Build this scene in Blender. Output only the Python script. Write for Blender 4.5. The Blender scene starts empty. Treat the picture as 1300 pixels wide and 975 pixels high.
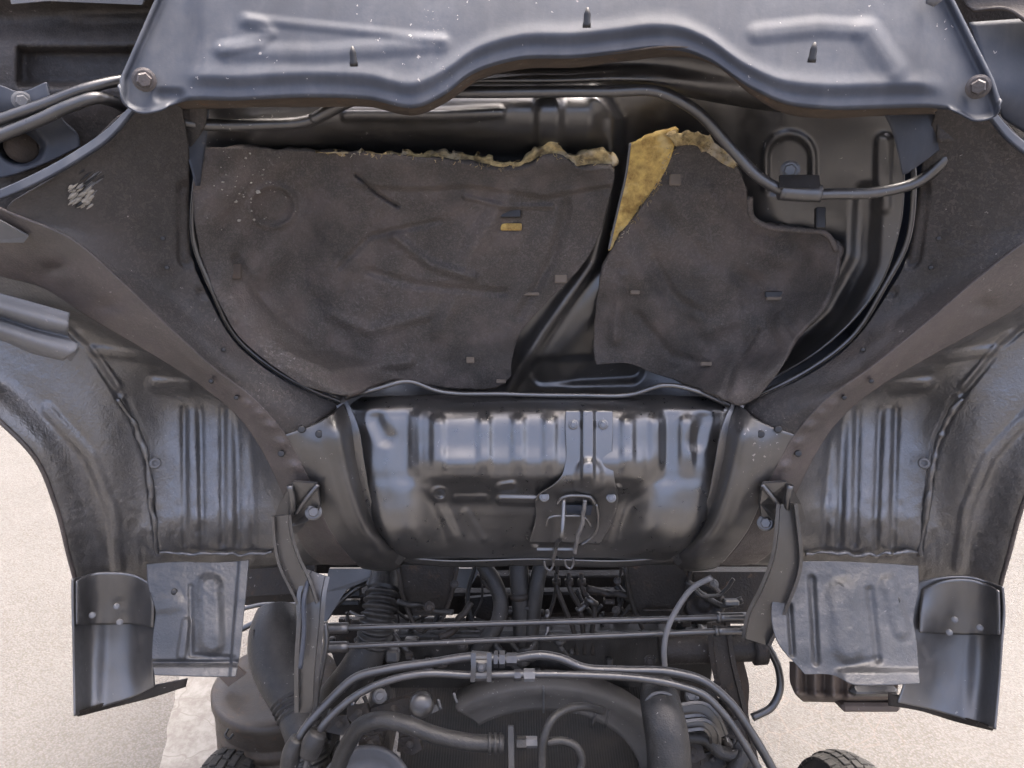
import bpy, math, random
import numpy as np

random.seed(7)
rng = np.random.default_rng(11)
scene = bpy.context.scene

# ------------------------------------------------------------------ camera, sky, sun, exposure
PITCH = math.radians(24.0)
CAM = np.array([0.0, 0.0, 2.2])
FPX = 939.0                                   # focal length in photo pixels (1300 wide)
cam_d = bpy.data.cameras.new('camera'); cam = bpy.data.objects.new('camera', cam_d)
scene.collection.objects.link(cam)
cam.location = CAM; cam.rotation_euler = (math.pi / 2 - PITCH, 0, 0)
cam_d.sensor_width = 36.0; cam_d.lens = 26.0; cam_d.clip_start = 0.02; cam_d.clip_end = 400
scene.camera = cam

SUN_EL, SUN_AZ = math.radians(72), math.radians(35)      # azimuth measured from +Y towards +X
world = bpy.data.worlds.new('World'); scene.world = world; world.use_nodes = True
wn = world.node_tree
sky = wn.nodes.new('ShaderNodeTexSky'); sky.sky_type = 'NISHITA'; sky.sun_disc = False
sky.sun_elevation = SUN_EL; sky.sun_rotation = SUN_AZ
sky.dust_density = 7.0; sky.air_density = 0.38; sky.ozone_density = 0.2
bg = wn.nodes['Background']; bg.inputs['Strength'].default_value = 0.15
wn.links.new(sky.outputs[0], bg.inputs['Color'])
sun_d = bpy.data.lights.new('sun', 'SUN'); sun = bpy.data.objects.new('sun', sun_d)
scene.collection.objects.link(sun)
sun_d.energy = 0.6; sun_d.angle = math.radians(25); sun_d.color = (1.0, 0.95, 0.88)
sv = np.array([math.sin(SUN_AZ) * math.cos(SUN_EL), math.cos(SUN_AZ) * math.cos(SUN_EL), math.sin(SUN_EL)])
from mathutils import Vector, Matrix
sun.rotation_euler = Vector(sv).to_track_quat('Z', 'Y').to_euler()
sun.location = (0, 6, 9)
scene.view_settings.view_transform = 'Standard'; scene.view_settings.look = 'None'
scene.view_settings.gamma = 1.0; scene.view_settings.use_curve_mapping = False
scene.view_settings.exposure = 2.78
scene.cycles.use_denoising = True
scene.cycles.max_bounces = 4; scene.cycles.diffuse_bounces = 3; scene.cycles.glossy_bounces = 3
scene.cycles.use_adaptive_sampling = True; scene.cycles.adaptive_threshold = 0.03

# ------------------------------------------------------------------ measuring helpers
RIGHT = np.array([1.0, 0, 0]); FWD = np.array([0, math.cos(PITCH), -math.sin(PITCH)])
UP = np.array([0, math.sin(PITCH), math.cos(PITCH)])

def at(px, py, d):
    """point seen at photo position (px, py) standing d metres away along the optical axis"""
    px, py, d = np.broadcast_arrays(np.asarray(px, float), np.asarray(py, float), np.asarray(d, float))
    r = FWD + ((px - 650) / FPX)[..., None] * RIGHT - ((py - 487.5) / FPX)[..., None] * UP
    return CAM + d[..., None] * r

def atY(px, py, Y):
    r = FWD + ((px - 650) / FPX) * RIGHT - ((py - 487.5) / FPX) * UP
    return CAM + r * (Y / r[1])

def dcab(py):                                # the floor of the tilted cab: a nearly upright plane
    return 1.30 / (1.0 - 0.50 * (np.asarray(py, float) - 487.5) / FPX)

def cab(px, py, h):
    return at(px, py, dcab(py) - h)

def mid(y):
    y = np.asarray(y, float)
    return np.where(y < 500, 713 - 27 * (y - 100) / 400, 686 - 3 * (y - 500) / 300)

def mir(pts):                                # the other half of the cab
    return [(float(2 * mid(p[1]) - p[0]),) + tuple(p[1:]) for p in pts]

def smooth(a, b, x):
    t = np.clip((x - a) / (b - a), 0, 1)
    return t * t * (3 - 2 * t)

def curve(pts, n):
    """smooth curve through pts (k, m), n samples evenly along its length"""
    P = np.asarray(pts, float); k = len(P)
    if k == 2:
        t = np.linspace(0, 1, n)[:, None]
        return P[0] * (1 - t) + P[1] * t
    L = np.linalg.norm(np.diff(P[:, :min(3, P.shape[1])], axis=0) + 1e-9, axis=1)
    s = np.concatenate([[0], np.cumsum(L)])
    T = np.zeros_like(P)
    for i in range(1, k - 1):
        a, b = L[i - 1], L[i]
        T[i] = ((P[i] - P[i - 1]) / a * b + (P[i + 1] - P[i]) / b * a) / (a + b)
    T[0] = (P[1] - P[0]) / L[0]; T[-1] = (P[-1] - P[-2]) / L[-1]
    q = np.linspace(0, s[-1], n)
    i = np.clip(np.searchsorted(s, q, side='right') - 1, 0, k - 2)
    t = ((q - s[i]) / L[i])[:, None]; Lm = L[i][:, None]
    return ((2 * t**3 - 3 * t**2 + 1) * P[i] + (t**3 - 2 * t**2 + t) * Lm * T[i]
            + (-2 * t**3 + 3 * t**2) * P[i + 1] + (t**3 - t**2) * Lm * T[i + 1])

def loftgrid(rows, nv, nu):
    R = np.array([curve(r, nu) for r in rows])           # (k, nu, 3)
    w = np.linalg.norm(np.diff(R[:, :, :2], axis=0), axis=2).mean(1) + 1e-6
    s = np.concatenate([[0], np.cumsum(w)])
    out = np.zeros((nv, nu, 3))
    k = len(R)
    T = np.zeros_like(R)
    for i in range(1, k - 1):
        a, b = w[i - 1], w[i]
        T[i] = ((R[i] - R[i - 1]) / a * b + (R[i + 1] - R[i]) / b * a) / (a + b)
    T[0] = (R[1] - R[0]) / w[0]; T[-1] = (R[-1] - R[-2]) / w[-1]
    for j, q in enumerate(np.linspace(0, s[-1], nv)):
        i = min(max(int(np.searchsorted(s, q, side='right')) - 1, 0), k - 2)
        t = (q - s[i]) / w[i]
        out[j] = ((2*t**3 - 3*t**2 + 1) * R[i] + (t**3 - 2*t**2 + t) * w[i] * T[i]
                  + (-2*t**3 + 3*t**2) * R[i+1] + (t**3 - t**2) * w[i] * T[i+1])
    return out

def seg(X, Y, x0, y0, x1, y1):
    dx, dy = x1 - x0, y1 - y0
    t = np.clip(((X - x0) * dx + (Y - y0) * dy) / (dx * dx + dy * dy + 1e-9), 0, 1)
    return np.hypot(X - x0 - t * dx, Y - y0 - t * dy)

def bead(X, Y, pts, r, soft=4):              # 0..1 pressed bead along a line
    D = np.full(np.shape(X), 1e9)
    for a, b in zip(pts[:-1], pts[1:]):
        D = np.minimum(D, seg(X, Y, a[0], a[1], b[0], b[1]))
    return 1 - smooth(r - soft, r + soft, D)

def vnoise(X, Y, sc, seed=0):
    x, y = X / sc, Y / sc
    xi, yi = np.floor(x).astype(int), np.floor(y).astype(int)
    fx, fy = x - xi, y - yi
    fx, fy = fx * fx * (3 - 2 * fx), fy * fy * (3 - 2 * fy)
    def h(a, b):
        n = np.sin(a * 127.1 + b * 311.7 + seed * 74.7) * 43758.5453
        return n - np.floor(n)
    return (h(xi, yi) * (1 - fx) + h(xi + 1, yi) * fx) * (1 - fy) + (h(xi, yi + 1) * (1 - fx) + h(xi + 1, yi + 1) * fx) * fy - 0.5

# ------------------------------------------------------------------ materials
def nodes_of(m):
    m.use_nodes = True
    nt = m.node_tree
    return nt, nt.nodes, nt.links, nt.nodes['Principled BSDF']

def noise(N, Lk, co, scale, detail=4, rough=0.6):
    n = N.new('ShaderNodeTexNoise'); n.inputs['Scale'].default_value = scale
    n.inputs['Detail'].default_value = detail; n.inputs['Roughness'].default_value = rough
    Lk.new(co, n.inputs['Vector']); return n.outputs['Fac']

def ramp(N, Lk, fac, a, b, c0=(0, 0, 0, 1), c1=(1, 1, 1, 1)):
    r = N.new('ShaderNodeValToRGB'); r.color_ramp.elements[0].position = a; r.color_ramp.elements[1].position = b
    r.color_ramp.elements[0].color = c0; r.color_ramp.elements[1].color = c1
    Lk.new(fac, r.inputs[0]); return r.outputs[0]

def mix(N, Lk, fac, a, b):
    m = N.new('ShaderNodeMix'); m.data_type = 'RGBA'
    for sock, v in ((m.inputs[0], fac), (m.inputs[6], a), (m.inputs[7], b)):
        if isinstance(v, (int, float)): sock.default_value = v
        elif isinstance(v, tuple): sock.default_value = v if len(v) == 4 else v + (1,)
        else: Lk.new(v, sock)
    return m.outputs[2]

def math_node(N, Lk, op, a, b):
    m = N.new('ShaderNodeMath'); m.operation = op
    for s, v in zip(m.inputs, (a, b)):
        if isinstance(v, (int, float)): s.default_value = v
        else: Lk.new(v, s)
    return m.outputs[0]

def painted(name, base, rough=0.32, dust=0.12, dustcol=(0.23, 0.20, 0.175), speck=0.5, bump=0.15, bumpscale=260,
            spec=0.5, metal=0.0, worn=0.0, ior=1.5, blotch=None, micro=0.0):
    m = bpy.data.materials.new(name)
    nt, N, Lk, P = nodes_of(m)
    co = N.new('ShaderNodeTexCoord').outputs['Object']
    big = noise(N, Lk, co, 5.5, 3, 0.62); fine = noise(N, Lk, co, 60, 3, 0.7)
    col = mix(N, Lk, ramp(N, Lk, big, 0.35, 0.7), tuple(c * 0.75 for c in base), tuple(c * 1.25 for c in base))
    mp = N.new('ShaderNodeMapping'); mp.inputs['Scale'].default_value = (34, 34, 5); Lk.new(co, mp.inputs[0])
    streak = noise(N, Lk, mp.outputs[0], 1.0, 3, 0.65)
    dm = math_node(N, Lk, 'MULTIPLY', ramp(N, Lk, big, 0.36, 0.70), ramp(N, Lk, fine, 0.3, 0.75))
    dm = math_node(N, Lk, 'ADD', dm, math_node(N, Lk, 'MULTIPLY', ramp(N, Lk, streak, 0.48, 0.75), 0.45))
    dm = math_node(N, Lk, 'MULTIPLY', dm, dust)
    dm = math_node(N, Lk, 'ADD', dm, dust * 0.12)
    col = mix(N, Lk, dm, col, dustcol)
    spots = None
    if speck:
        wz = N.new('ShaderNodeTexNoise'); wz.inputs['Scale'].default_value = 190; wz.inputs['Detail'].default_value = 1; Lk.new(co, wz.inputs['Vector'])
        ws = N.new('ShaderNodeVectorMath'); ws.operation = 'MULTIPLY_ADD'; ws.inputs[1].default_value = (0.012,) * 3
        Lk.new(wz.outputs['Color'], ws.inputs[0]); Lk.new(co, ws.inputs[2])
        v = N.new('ShaderNodeTexVoronoi'); v.inputs['Scale'].default_value = 95; Lk.new(ws.outputs[0], v.inputs['Vector'])
        wv = N.new('ShaderNodeSeparateColor'); Lk.new(v.outputs['Color'], wv.inputs[0])
        # each grain of grit has a size of its own; most cells have none
        size = math_node(N, Lk, 'MULTIPLY', ramp(N, Lk, wv.outputs[0], 0.62, 1.0), 0.25)
        size = math_node(N, Lk, 'MULTIPLY', size, ramp(N, Lk, big, 0.38, 0.60))
        spots = math_node(N, Lk, 'LESS_THAN', v.outputs['Distance'], size)
        v2 = N.new('ShaderNodeTexVoronoi'); v2.inputs['Scale'].default_value = 230; Lk.new(ws.outputs[0], v2.inputs['Vector'])
        wv2 = N.new('ShaderNodeSeparateColor'); Lk.new(v2.outputs['Color'], wv2.inputs[0])
        s2 = math_node(N, Lk, 'MULTIPLY', ramp(N, Lk, wv2.outputs[1], 0.70, 1.0), 0.34)
        s2 = math_node(N, Lk, 'MULTIPLY', s2, ramp(N, Lk, big, 0.62, 0.40))
        tiny = math_node(N, Lk, 'LESS_THAN', v2.outputs['Distance'], s2)
        col = mix(N, Lk, math_node(N, Lk, 'MULTIPLY', tiny, speck * 0.6), col, (0.30, 0.27, 0.24))
        col = mix(N, Lk, math_node(N, Lk, 'MULTIPLY', spots, speck), col, (0.40, 0.37, 0.34))
    if micro:
        mz = noise(N, Lk, co, 170, 2, 0.7)
        col = mix(N, Lk, math_node(N, Lk, 'MULTIPLY', ramp(N, Lk, mz, 0.50, 0.72), micro), col, tuple(min(1, c * 3.0) for c in base))
        col = mix(N, Lk, math_node(N, Lk, 'MULTIPLY', ramp(N, Lk, mz, 0.46, 0.28), micro), col, tuple(c * 0.3 for c in base))
    if blotch:
        bl = noise(N, Lk, co, 11, 3, 0.6)
        col = mix(N, Lk, math_node(N, Lk, 'MULTIPLY', ramp(N, Lk, bl, 0.46, 0.66), 0.65), col, blotch)
        bd = noise(N, Lk, co, 7.3, 3, 0.6)
        col = mix(N, Lk, math_node(N, Lk, 'MULTIPLY', ramp(N, Lk, bd, 0.54, 0.72), 0.5), col, (0.030, 0.029, 0.027))
    if worn:
        wn_ = ramp(N, Lk, noise(N, Lk, co, 26, 6, 0.75), 0.60, 0.68)
        col = mix(N, Lk, math_node(N, Lk, 'MULTIPLY', wn_, worn), col, (0.12, 0.065, 0.035))
    Lk.new(col, P.inputs['Base Color'])
    rr = math_node(N, Lk, 'ADD', math_node(N, Lk, 'MULTIPLY', fine, 0.22), rough - 0.11)
    rr = math_node(N, Lk, 'ADD', rr, math_node(N, Lk, 'MULTIPLY', dm, 0.9))
    Lk.new(rr, P.inputs['Roughness'])
    P.inputs['IOR'].default_value = ior; P.inputs['Specular IOR Level'].default_value = spec; P.inputs['Metallic'].default_value = metal
    b = N.new('ShaderNodeBump'); b.inputs['Strength'].default_value = bump; b.inputs['Distance'].default_value = 0.002
    hgt = noise(N, Lk, co, bumpscale, 1.5, 0.6)
    Lk.new(hgt, b.inputs['Height'])
    b2 = N.new('ShaderNodeBump'); b2.inputs['Strength'].default_value = 0.35; b2.inputs['Distance'].default_value = 0.004
    Lk.new(noise(N, Lk, co, 14, 1.5, 0.5), b2.inputs['Height']); Lk.new(b.outputs[0], b2.inputs['Normal'])
    Lk.new(b2.outputs[0], P.inputs['Normal'])
    return m

MAT = {}
MAT['black'] = painted('satin black paint', (0.015, 0.0148, 0.0145), 0.32, 0.16, speck=0.55, bump=0.06, ior=2.0)
MAT['gloss'] = painted('glossy black paint', (0.015, 0.015, 0.015), 0.29, 0.12, speck=0.35, bump=0.03, ior=2.35)
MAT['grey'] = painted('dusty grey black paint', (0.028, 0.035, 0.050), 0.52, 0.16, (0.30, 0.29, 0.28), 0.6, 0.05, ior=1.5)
MAT['flap'] = painted('weathered flap coating', (0.032, 0.033, 0.035), 0.36, 0.30, (0.20, 0.195, 0.19), 0.45, 0.35, 200, ior=1.7, blotch=(0.050, 0.050, 0.052), micro=0.25)
MAT['shroud'] = painted('dusty grey plastic', (0.085, 0.080, 0.072), 0.5, 0.35, (0.18, 0.16, 0.14), 0.6, 0.3)
MAT['drum'] = painted('brown dusty drum', (0.046, 0.038, 0.030), 0.40, 0.35, (0.20, 0.15, 0.10), 0.4, 0.3, 200, worn=0.5)
MAT['satin'] = painted('satin mudguard plastic', (0.024, 0.024, 0.024), 0.36, 0.20, speck=0.4, bump=0.05, ior=2.2)
MAT['rail'] = painted('gritty black underseal', (0.034, 0.030, 0.027), 0.50, 0.26, (0.19, 0.155, 0.13), 0.65, 0.5, 300, blotch=(0.052, 0.043, 0.038), micro=0.55)
MAT['warm_brown'] = painted('brownish dusty paint with warm bounce', (0.055, 0.044, 0.039), 0.42, 0.30, (0.20, 0.16, 0.145), 0.6, 0.35, 300, ior=1.7, blotch=(0.082, 0.064, 0.057), micro=0.4)  # warm ground bounce painted into this brown for rail flanges; bolts are brown
MAT['underseal'] = painted('lumpy underseal', (0.036, 0.034, 0.032), 0.31, 0.34, (0.17, 0.15, 0.135), speck=0.4, bump=0.5, bumpscale=230, ior=2.3, micro=0.4)
MAT['pad'] = painted('felted insulation', (0.082, 0.072, 0.062), 0.66, 0.55, (0.17, 0.145, 0.13), 0.28, 0.7, 330, spec=0.30, blotch=(0.120, 0.098, 0.086), micro=0.45)
MAT['rubber'] = painted('dusty rubber', (0.012, 0.012, 0.0115), 0.42, 0.30, (0.15, 0.135, 0.12), 0.6, 0.45, 260)
MAT['pipe'] = painted('painted pipe', (0.026, 0.026, 0.027), 0.30, 0.12, speck=0.6, bump=0.10, ior=1.8)
MAT['steel'] = painted('grey coated steel', (0.115, 0.118, 0.122), 0.42, 0.25, speck=0.4, bump=0.08)
MAT['bare'] = painted('bare worn steel', (0.18, 0.18, 0.18), 0.35, 0.4, speck=0.2, bump=0.25, metal=0.7)
MAT['rust'] = painted('rusty edge', (0.055, 0.042, 0.032), 0.8, 0.4, (0.16, 0.12, 0.085), 0.3, 0.4, 260, worn=0.7)
MAT['dirty'] = painted('oily dirty metal', (0.014, 0.012, 0.010), 0.5, 0.30, (0.11, 0.082, 0.06), 0.5, 0.8, 150, worn=0.45)
MAT['brown'] = painted('brown dusty plastic', (0.10, 0.075, 0.058), 0.45, 0.3, (0.22, 0.17, 0.13), 0.3, 0.1)
MAT['tyre'] = painted('tyre rubber', (0.022, 0.022, 0.021), 0.75, 0.5, (0.11, 0.105, 0.095), 0.2, 0.4, 160, spec=0.3)
MAT['clip'] = painted('black plastic clip', (0.012, 0.012, 0.012), 0.4, 0.05, speck=0, bump=0.02)
MAT['tan'] = painted('exposed tan board', (0.17, 0.135, 0.10), 0.8, 0.3, speck=0, bump=0.3)
MAT['scrape'] = painted('scraped filler', (0.30, 0.275, 0.23), 0.85, 0.3, (0.2, 0.18, 0.15), 0, 0.5, 160)
MAT['pulley'] = painted('grey pulley', (0.085, 0.085, 0.088), 0.45, 0.2, speck=0.3, bump=0.05)

def foam_mat(name, c0, c1, c2):
    m = bpy.data.materials.new(name); nt, N, Lk, P = nodes_of(m)
    co = N.new('ShaderNodeTexCoord').outputs['Object']
    a = noise(N, Lk, co, 45, 6, 0.7); c = noise(N, Lk, co, 18, 3)
    col = ramp(N, Lk, a, 0.32, 0.62, c0, c1)
    col = mix(N, Lk, ramp(N, Lk, c, 0.5, 0.72), col, c2)
    Lk.new(col, P.inputs['Base Color']); P.inputs['Roughness'].default_value = 0.95
    b = N.new('ShaderNodeBump'); b.inputs['Strength'].default_value = 0.8; b.inputs['Distance'].default_value = 0.006
    Lk.new(a, b.inputs['Height']); Lk.new(b.outputs[0], P.inputs['Normal']); return m
MAT['foam'] = foam_mat('yellow foam', (0.24, 0.145, 0.045, 1), (0.62, 0.43, 0.13, 1), (0.62, 0.50, 0.25))
MAT['oldfoam'] = foam_mat('old dirty foam', (0.085, 0.06, 0.035, 1), (0.46, 0.35, 0.16, 1), (0.44, 0.39, 0.30))

def core_mat():
    m = bpy.data.materials.new('radiator core'); nt, N, Lk, P = nodes_of(m)
    co = N.new('ShaderNodeTexCoord').outputs['Object']
    w = N.new('ShaderNodeTexWave'); w.inputs['Scale'].default_value = 75; w.bands_direction = 'X'; w.inputs['Distortion'].default_value = 0.6
    Lk.new(co, w.inputs['Vector'])
    col = ramp(N, Lk, w.outputs['Fac'], 0.2, 0.9, (0.035, 0.033, 0.030, 1), (0.105, 0.10, 0.09, 1))
    col = mix(N, Lk, ramp(N, Lk, noise(N, Lk, co, 8, 4), 0.4, 0.75), col, (0.12, 0.10, 0.08))
    Lk.new(col, P.inputs['Base Color']); P.inputs['Roughness'].default_value = 0.6
    b = N.new('ShaderNodeBump'); b.inputs['Strength'].default_value = 0.6; b.inputs['Distance'].default_value = 0.003
    Lk.new(w.outputs['Fac'], b.inputs['Height']); Lk.new(b.outputs[0], P.inputs['Normal']); return m
MAT['core'] = core_mat()

def ground_mat():
    m = bpy.data.materials.new('pale worn asphalt'); nt, N, Lk, P = nodes_of(m)
    co = N.new('ShaderNodeTexCoord').outputs['Object']
    big = noise(N, Lk, co, 0.9, 5); med = noise(N, Lk, co, 22, 5, 0.7)
    v = N.new('ShaderNodeTexVoronoi'); v.inputs['Scale'].default_value = 140; Lk.new(co, v.inputs['Vector'])
    sp = N.new('ShaderNodeSeparateColor'); Lk.new(v.outputs['Color'], sp.inputs[0])
    col = ramp(N, Lk, sp.outputs[0], 0.0, 1.0, (0.074, 0.071, 0.066, 1), (0.102, 0.098, 0.092, 1))
    col = mix(N, Lk, ramp(N, Lk, v.outputs['Distance'], 0.45, 0.8), col, (0.070, 0.063, 0.055))
    col = mix(N, Lk, math_node(N, Lk, 'MULTIPLY', ramp(N, Lk, big, 0.40, 0.72), 0.6), col, (0.112, 0.108, 0.102))
    col = mix(N, Lk, math_node(N, Lk, 'MULTIPLY', ramp(N, Lk, med, 0.5, 0.75), 0.30), col, (0.070, 0.063, 0.055))
    col = mix(N, Lk, math_node(N, Lk, 'MULTIPLY', ramp(N, Lk, noise(N, Lk, co, 160, 3), 0.62, 0.72), 0.35), col, (0.09, 0.072, 0.056))
    c = N.new('ShaderNodeTexVoronoi'); c.feature = 'DISTANCE_TO_EDGE'; c.inputs['Scale'].default_value = 7.5
    mp = N.new('ShaderNodeMapping'); Lk.new(co, mp.inputs[0]); Lk.new(mp.outputs[0], c.inputs['Vector'])
    crack = math_node(N, Lk, 'LESS_THAN', c.outputs['Distance'], 0.012)
    crack = math_node(N, Lk, 'MULTIPLY', crack, ramp(N, Lk, noise(N, Lk, co, 1.2, 2), 0.52, 0.6))
    col = mix(N, Lk, math_node(N, Lk, 'MULTIPLY', crack, 0.5), col, (0.12, 0.10, 0.085))
    Lk.new(col, P.inputs['Base Color']); P.inputs['Roughness'].default_value = 0.9
    b = N.new('ShaderNodeBump'); b.inputs['Strength'].default_value = 0.55; b.inputs['Distance'].default_value = 0.004
    h = math_node(N, Lk, 'SUBTRACT', med, v.outputs['Distance']); Lk.new(h, b.inputs['Height'])
    Lk.new(b.outputs[0], P.inputs['Normal']); return m
MAT['ground'] = ground_mat()

# ------------------------------------------------------------------ object helpers
COL = scene.collection
ROOTLOC = {}

def thing(name, label, cat, loc, group=None):
    o = bpy.data.objects.new(name, None); COL.objects.link(o); o.location = loc
    o.empty_display_size = 0.1
    o['label'] = label; o['category'] = cat
    if group: o['group'] = group
    ROOTLOC[o.name] = np.array(loc, float)
    return o

def base_of(o):
    while o is not None and o.parent is not None: o = o.parent
    return ROOTLOC.get(o.name, np.zeros(3)) if o is not None else np.zeros(3)

def link(name, verts, faces, mat, parent=None, flat=False, label=None, mats=None):
    V = np.asarray(verts, float) - base_of(parent)
    me = bpy.data.meshes.new(name); me.from_pydata(V.tolist(), [], faces)
    me.materials.append(MAT[mat])
    if not flat: me.polygons.foreach_set('use_smooth', [True] * len(me.polygons))
    me.update()
    o = bpy.data.objects.new(name, me); COL.objects.link(o)
    if parent is not None: o.parent = parent
    if label: o['label'] = label
    return o

def tag(o, label, cat, group=None):
    o['label'] = label; o['category'] = cat
    if group: o['group'] = group
    return o

def grid_faces(nv, nu):
    a = (np.arange(nv - 1)[:, None] * nu + np.arange(nu - 1)[None, :]).ravel()
    return np.stack([a, a + nu, a + nu + 1, a + 1], 1)

def sheet(name, rows, nv, nu, mat, parent, thick=0.002, relief=None, place=cab, label=None, mirror=False, keep=None):
    """pressed sheet through rows of (photo x, photo y, height) points; relief(x, y) adds pressed shapes"""
    G = loftgrid(rows, nv, nu)
    X, Y, H = G[..., 0], G[..., 1], G[..., 2]
    if relief is not None: H = H + relief(X, Y)
    if mirror: X = 2 * mid(Y) - X
    W = place(X, Y, H).reshape(-1, 3)
    F = grid_faces(nv, nu)
    if keep is not None:
        c = keep(G[..., 0], G[..., 1]).ravel(); F = F[c[F].all(1)]
    a, b, c = W[F[:, 0]], W[F[:, 1]], W[F[:, 2]]
    nrm = np.cross(b - a, c - a)
    if (nrm * (CAM - a)).sum() < 0: F = F[:, ::-1]
    o = link(name, W, F.tolist(), mat, parent, label=label)
    if thick:
        md = o.modifiers.new('thickness', 'SOLIDIFY'); md.thickness = thick; md.offset = -1
    return o

def tube_geo(path, r, n=10, close=True):
    P = np.asarray(path, float); k = len(P)
    r = np.broadcast_to(np.asarray(r, float), (k,))
    T = np.gradient(P, axis=0); T /= np.linalg.norm(T, axis=1)[:, None] + 1e-12
    nrm = np.cross(T[0], [0.3, 0.2, 0.93]); nrm /= np.linalg.norm(nrm)
    V = []
    for i in range(k):
        nrm = nrm - T[i] * np.dot(nrm, T[i]); nrm /= np.linalg.norm(nrm) + 1e-12
        b = np.cross(T[i], nrm)
        for j in range(n):
            a = 2 * math.pi * j / n
            V.append(P[i] + r[i] * (math.cos(a) * nrm + math.sin(a) * b))
    F = [[i * n + j, i * n + (j + 1) % n, (i + 1) * n + (j + 1) % n, (i + 1) * n + j] for i in range(k - 1) for j in range(n)]
    if close:
        F.append(list(range(n))[::-1]); F.append([(k - 1) * n + j for j in range(n)])
    return V, F

def tube(name, pts, r, mat, parent=None, n=10, samples=None, place=at, label=None, rpx=True, wobble=0.0):
    """pts (px, py, depth); r in metres, or a list per control point"""
    rl = list(r) if isinstance(r, (list, tuple)) else [r] * len(pts)
    W = place(*np.array(pts, float).T)
    S = samples or max(8, 7 * len(pts))
    C = curve(np.column_stack([W, rl]), S)
    if wobble: C[:, :3] += np.stack([vnoise(np.arange(S) * 1.0, np.zeros(S), 5, s) for s in (1, 2, 3)], 1) * wobble
    V, F = tube_geo(C[:, :3], C[:, 3], n)
    return link(name, V, F, mat, parent, label=label)

def lathe_geo(profile, c, axis, n=24):
    """profile of (radius, along axis)"""
    axis = np.array(axis, float); axis /= np.linalg.norm(axis)
    u = np.cross(axis, [0.13, 0.9, 0.41]); u /= np.linalg.norm(u); v = np.cross(axis, u)
    V = [np.array(c) + axis * h + r * (math.cos(2*math.pi*j/n) * u + math.sin(2*math.pi*j/n) * v) for r, h in profile for j in range(n)]
    k = len(profile)
    F = [[i*n + j, i*n + (j+1) % n, (i+1)*n + (j+1) % n, (i+1)*n + j] for i in range(k-1) for j in range(n)]
    F.append(list(range(n))[::-1]); F.append([(k-1)*n + j for j in range(n)])
    return V, F

def lathe(name, profile, c, axis, mat, parent=None, n=24, flat=False, label=None):
    V, F = lathe_geo(profile, c, axis, n)
    return link(name, V, F, mat, parent, flat=flat, label=label)

def bolt(c, axis, r, parent, mat='steel', name='bolt', h=None):
    """flange bolt: washer plus hexagon head, one mesh"""
    h = h or r * 0.8
    V1, F1 = lathe_geo([(r * 1.55, 0), (r * 1.55, r * 0.22), (r * 1.2, r * 0.38)], c, axis, 20)
    c2 = np.array(c) + np.array(axis) / np.linalg.norm(axis) * r * 0.36
    V2, F2 = lathe_geo([(r, 0), (r, h * 0.85), (r * 0.82, h)], c2, axis, 6)
    F = F1 + [[i + len(V1) for i in f] for f in F2]
    return link(name, V1 + V2, F, mat, parent, flat=True)

def box_geo(c, size, ax=None, bev=0.15):
    """chamfered box; ax = three axis vectors"""
    ax = np.eye(3) if ax is None else np.asarray(ax, float)
    s = np.array(size) / 2; b = min(s) * bev * 2
    V, idx = [], {}
    for sx in (-1, 1):
        for sy in (-1, 1):
            for sz in (-1, 1):
                sg = np.array([sx, sy, sz])
                for k in range(3):
                    p = sg * (s - b); p[k] = sg[k] * s[k]
                    idx[(sx, sy, sz, k)] = len(V); V.append(np.array(c) + p @ ax)
    F = []
    for k in range(3):
        i, j = [q for q in range(3) if q != k]
        for sk in (-1, 1):
            f = []
            for si, sj in ((-1, -1), (1, -1), (1, 1), (-1, 1)):
                t = [0, 0, 0]; t[k] = sk; t[i] = si; t[j] = sj; f.append(idx[(*t, k)])
            F.append(f)
    for k in range(3):
        i, j = [q for q in range(3) if q != k]
        for si in (-1, 1):
            for sj in (-1, 1):
                a = [0, 0, 0]; a[i] = si; a[j] = sj
                lo, hi = list(a), list(a); lo[k] = -1; hi[k] = 1
                F.append([idx[(*lo, i)], idx[(*hi, i)], idx[(*hi, j)], idx[(*lo, j)]])
    for sx in (-1, 1):
        for sy in (-1, 1):
            for sz in (-1, 1):
                F.append([idx[(sx, sy, sz, k)] for k in range(3)])
    return V, F

def fix_normals(o):
    import bmesh
    bm = bmesh.new(); bm.from_mesh(o.data); bmesh.ops.recalc_face_normals(bm, faces=bm.faces); bm.to_mesh(o.data); bm.free()
    return o

def box(name, c, size, mat, parent=None, ax=None, bev=0.15, label=None):
    V, F = box_geo(c, size, ax, bev)
    return fix_normals(link(name, V, F, mat, parent, flat=True, label=label))

CAMAX = np.array([RIGHT, FWD, UP])             # an upright box turned to face the viewer

def plate(name, outline, mat, parent, thick=0.003, place=at, label=None, bulge=None):
    """flat cut plate with the given outline (photo x, y, depth), real thickness"""
    W = place(*np.array(outline, float).T); k = len(W)
    c = W.mean(0); u, s, vt = np.linalg.svd(W - c); nrm = vt[2]
    if np.dot(nrm, CAM - c) < 0: nrm = -nrm
    B = W - nrm * thick
    V = np.vstack([W, B])
    F = [list(range(k)), [2 * k - 1 - i for i in range(k)]] + [[i, i + k, (i + 1) % k + k, (i + 1) % k] for i in range(k)]
    o = fix_normals(link(name, V, F, mat, parent, flat=True, label=label))
    return o

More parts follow.
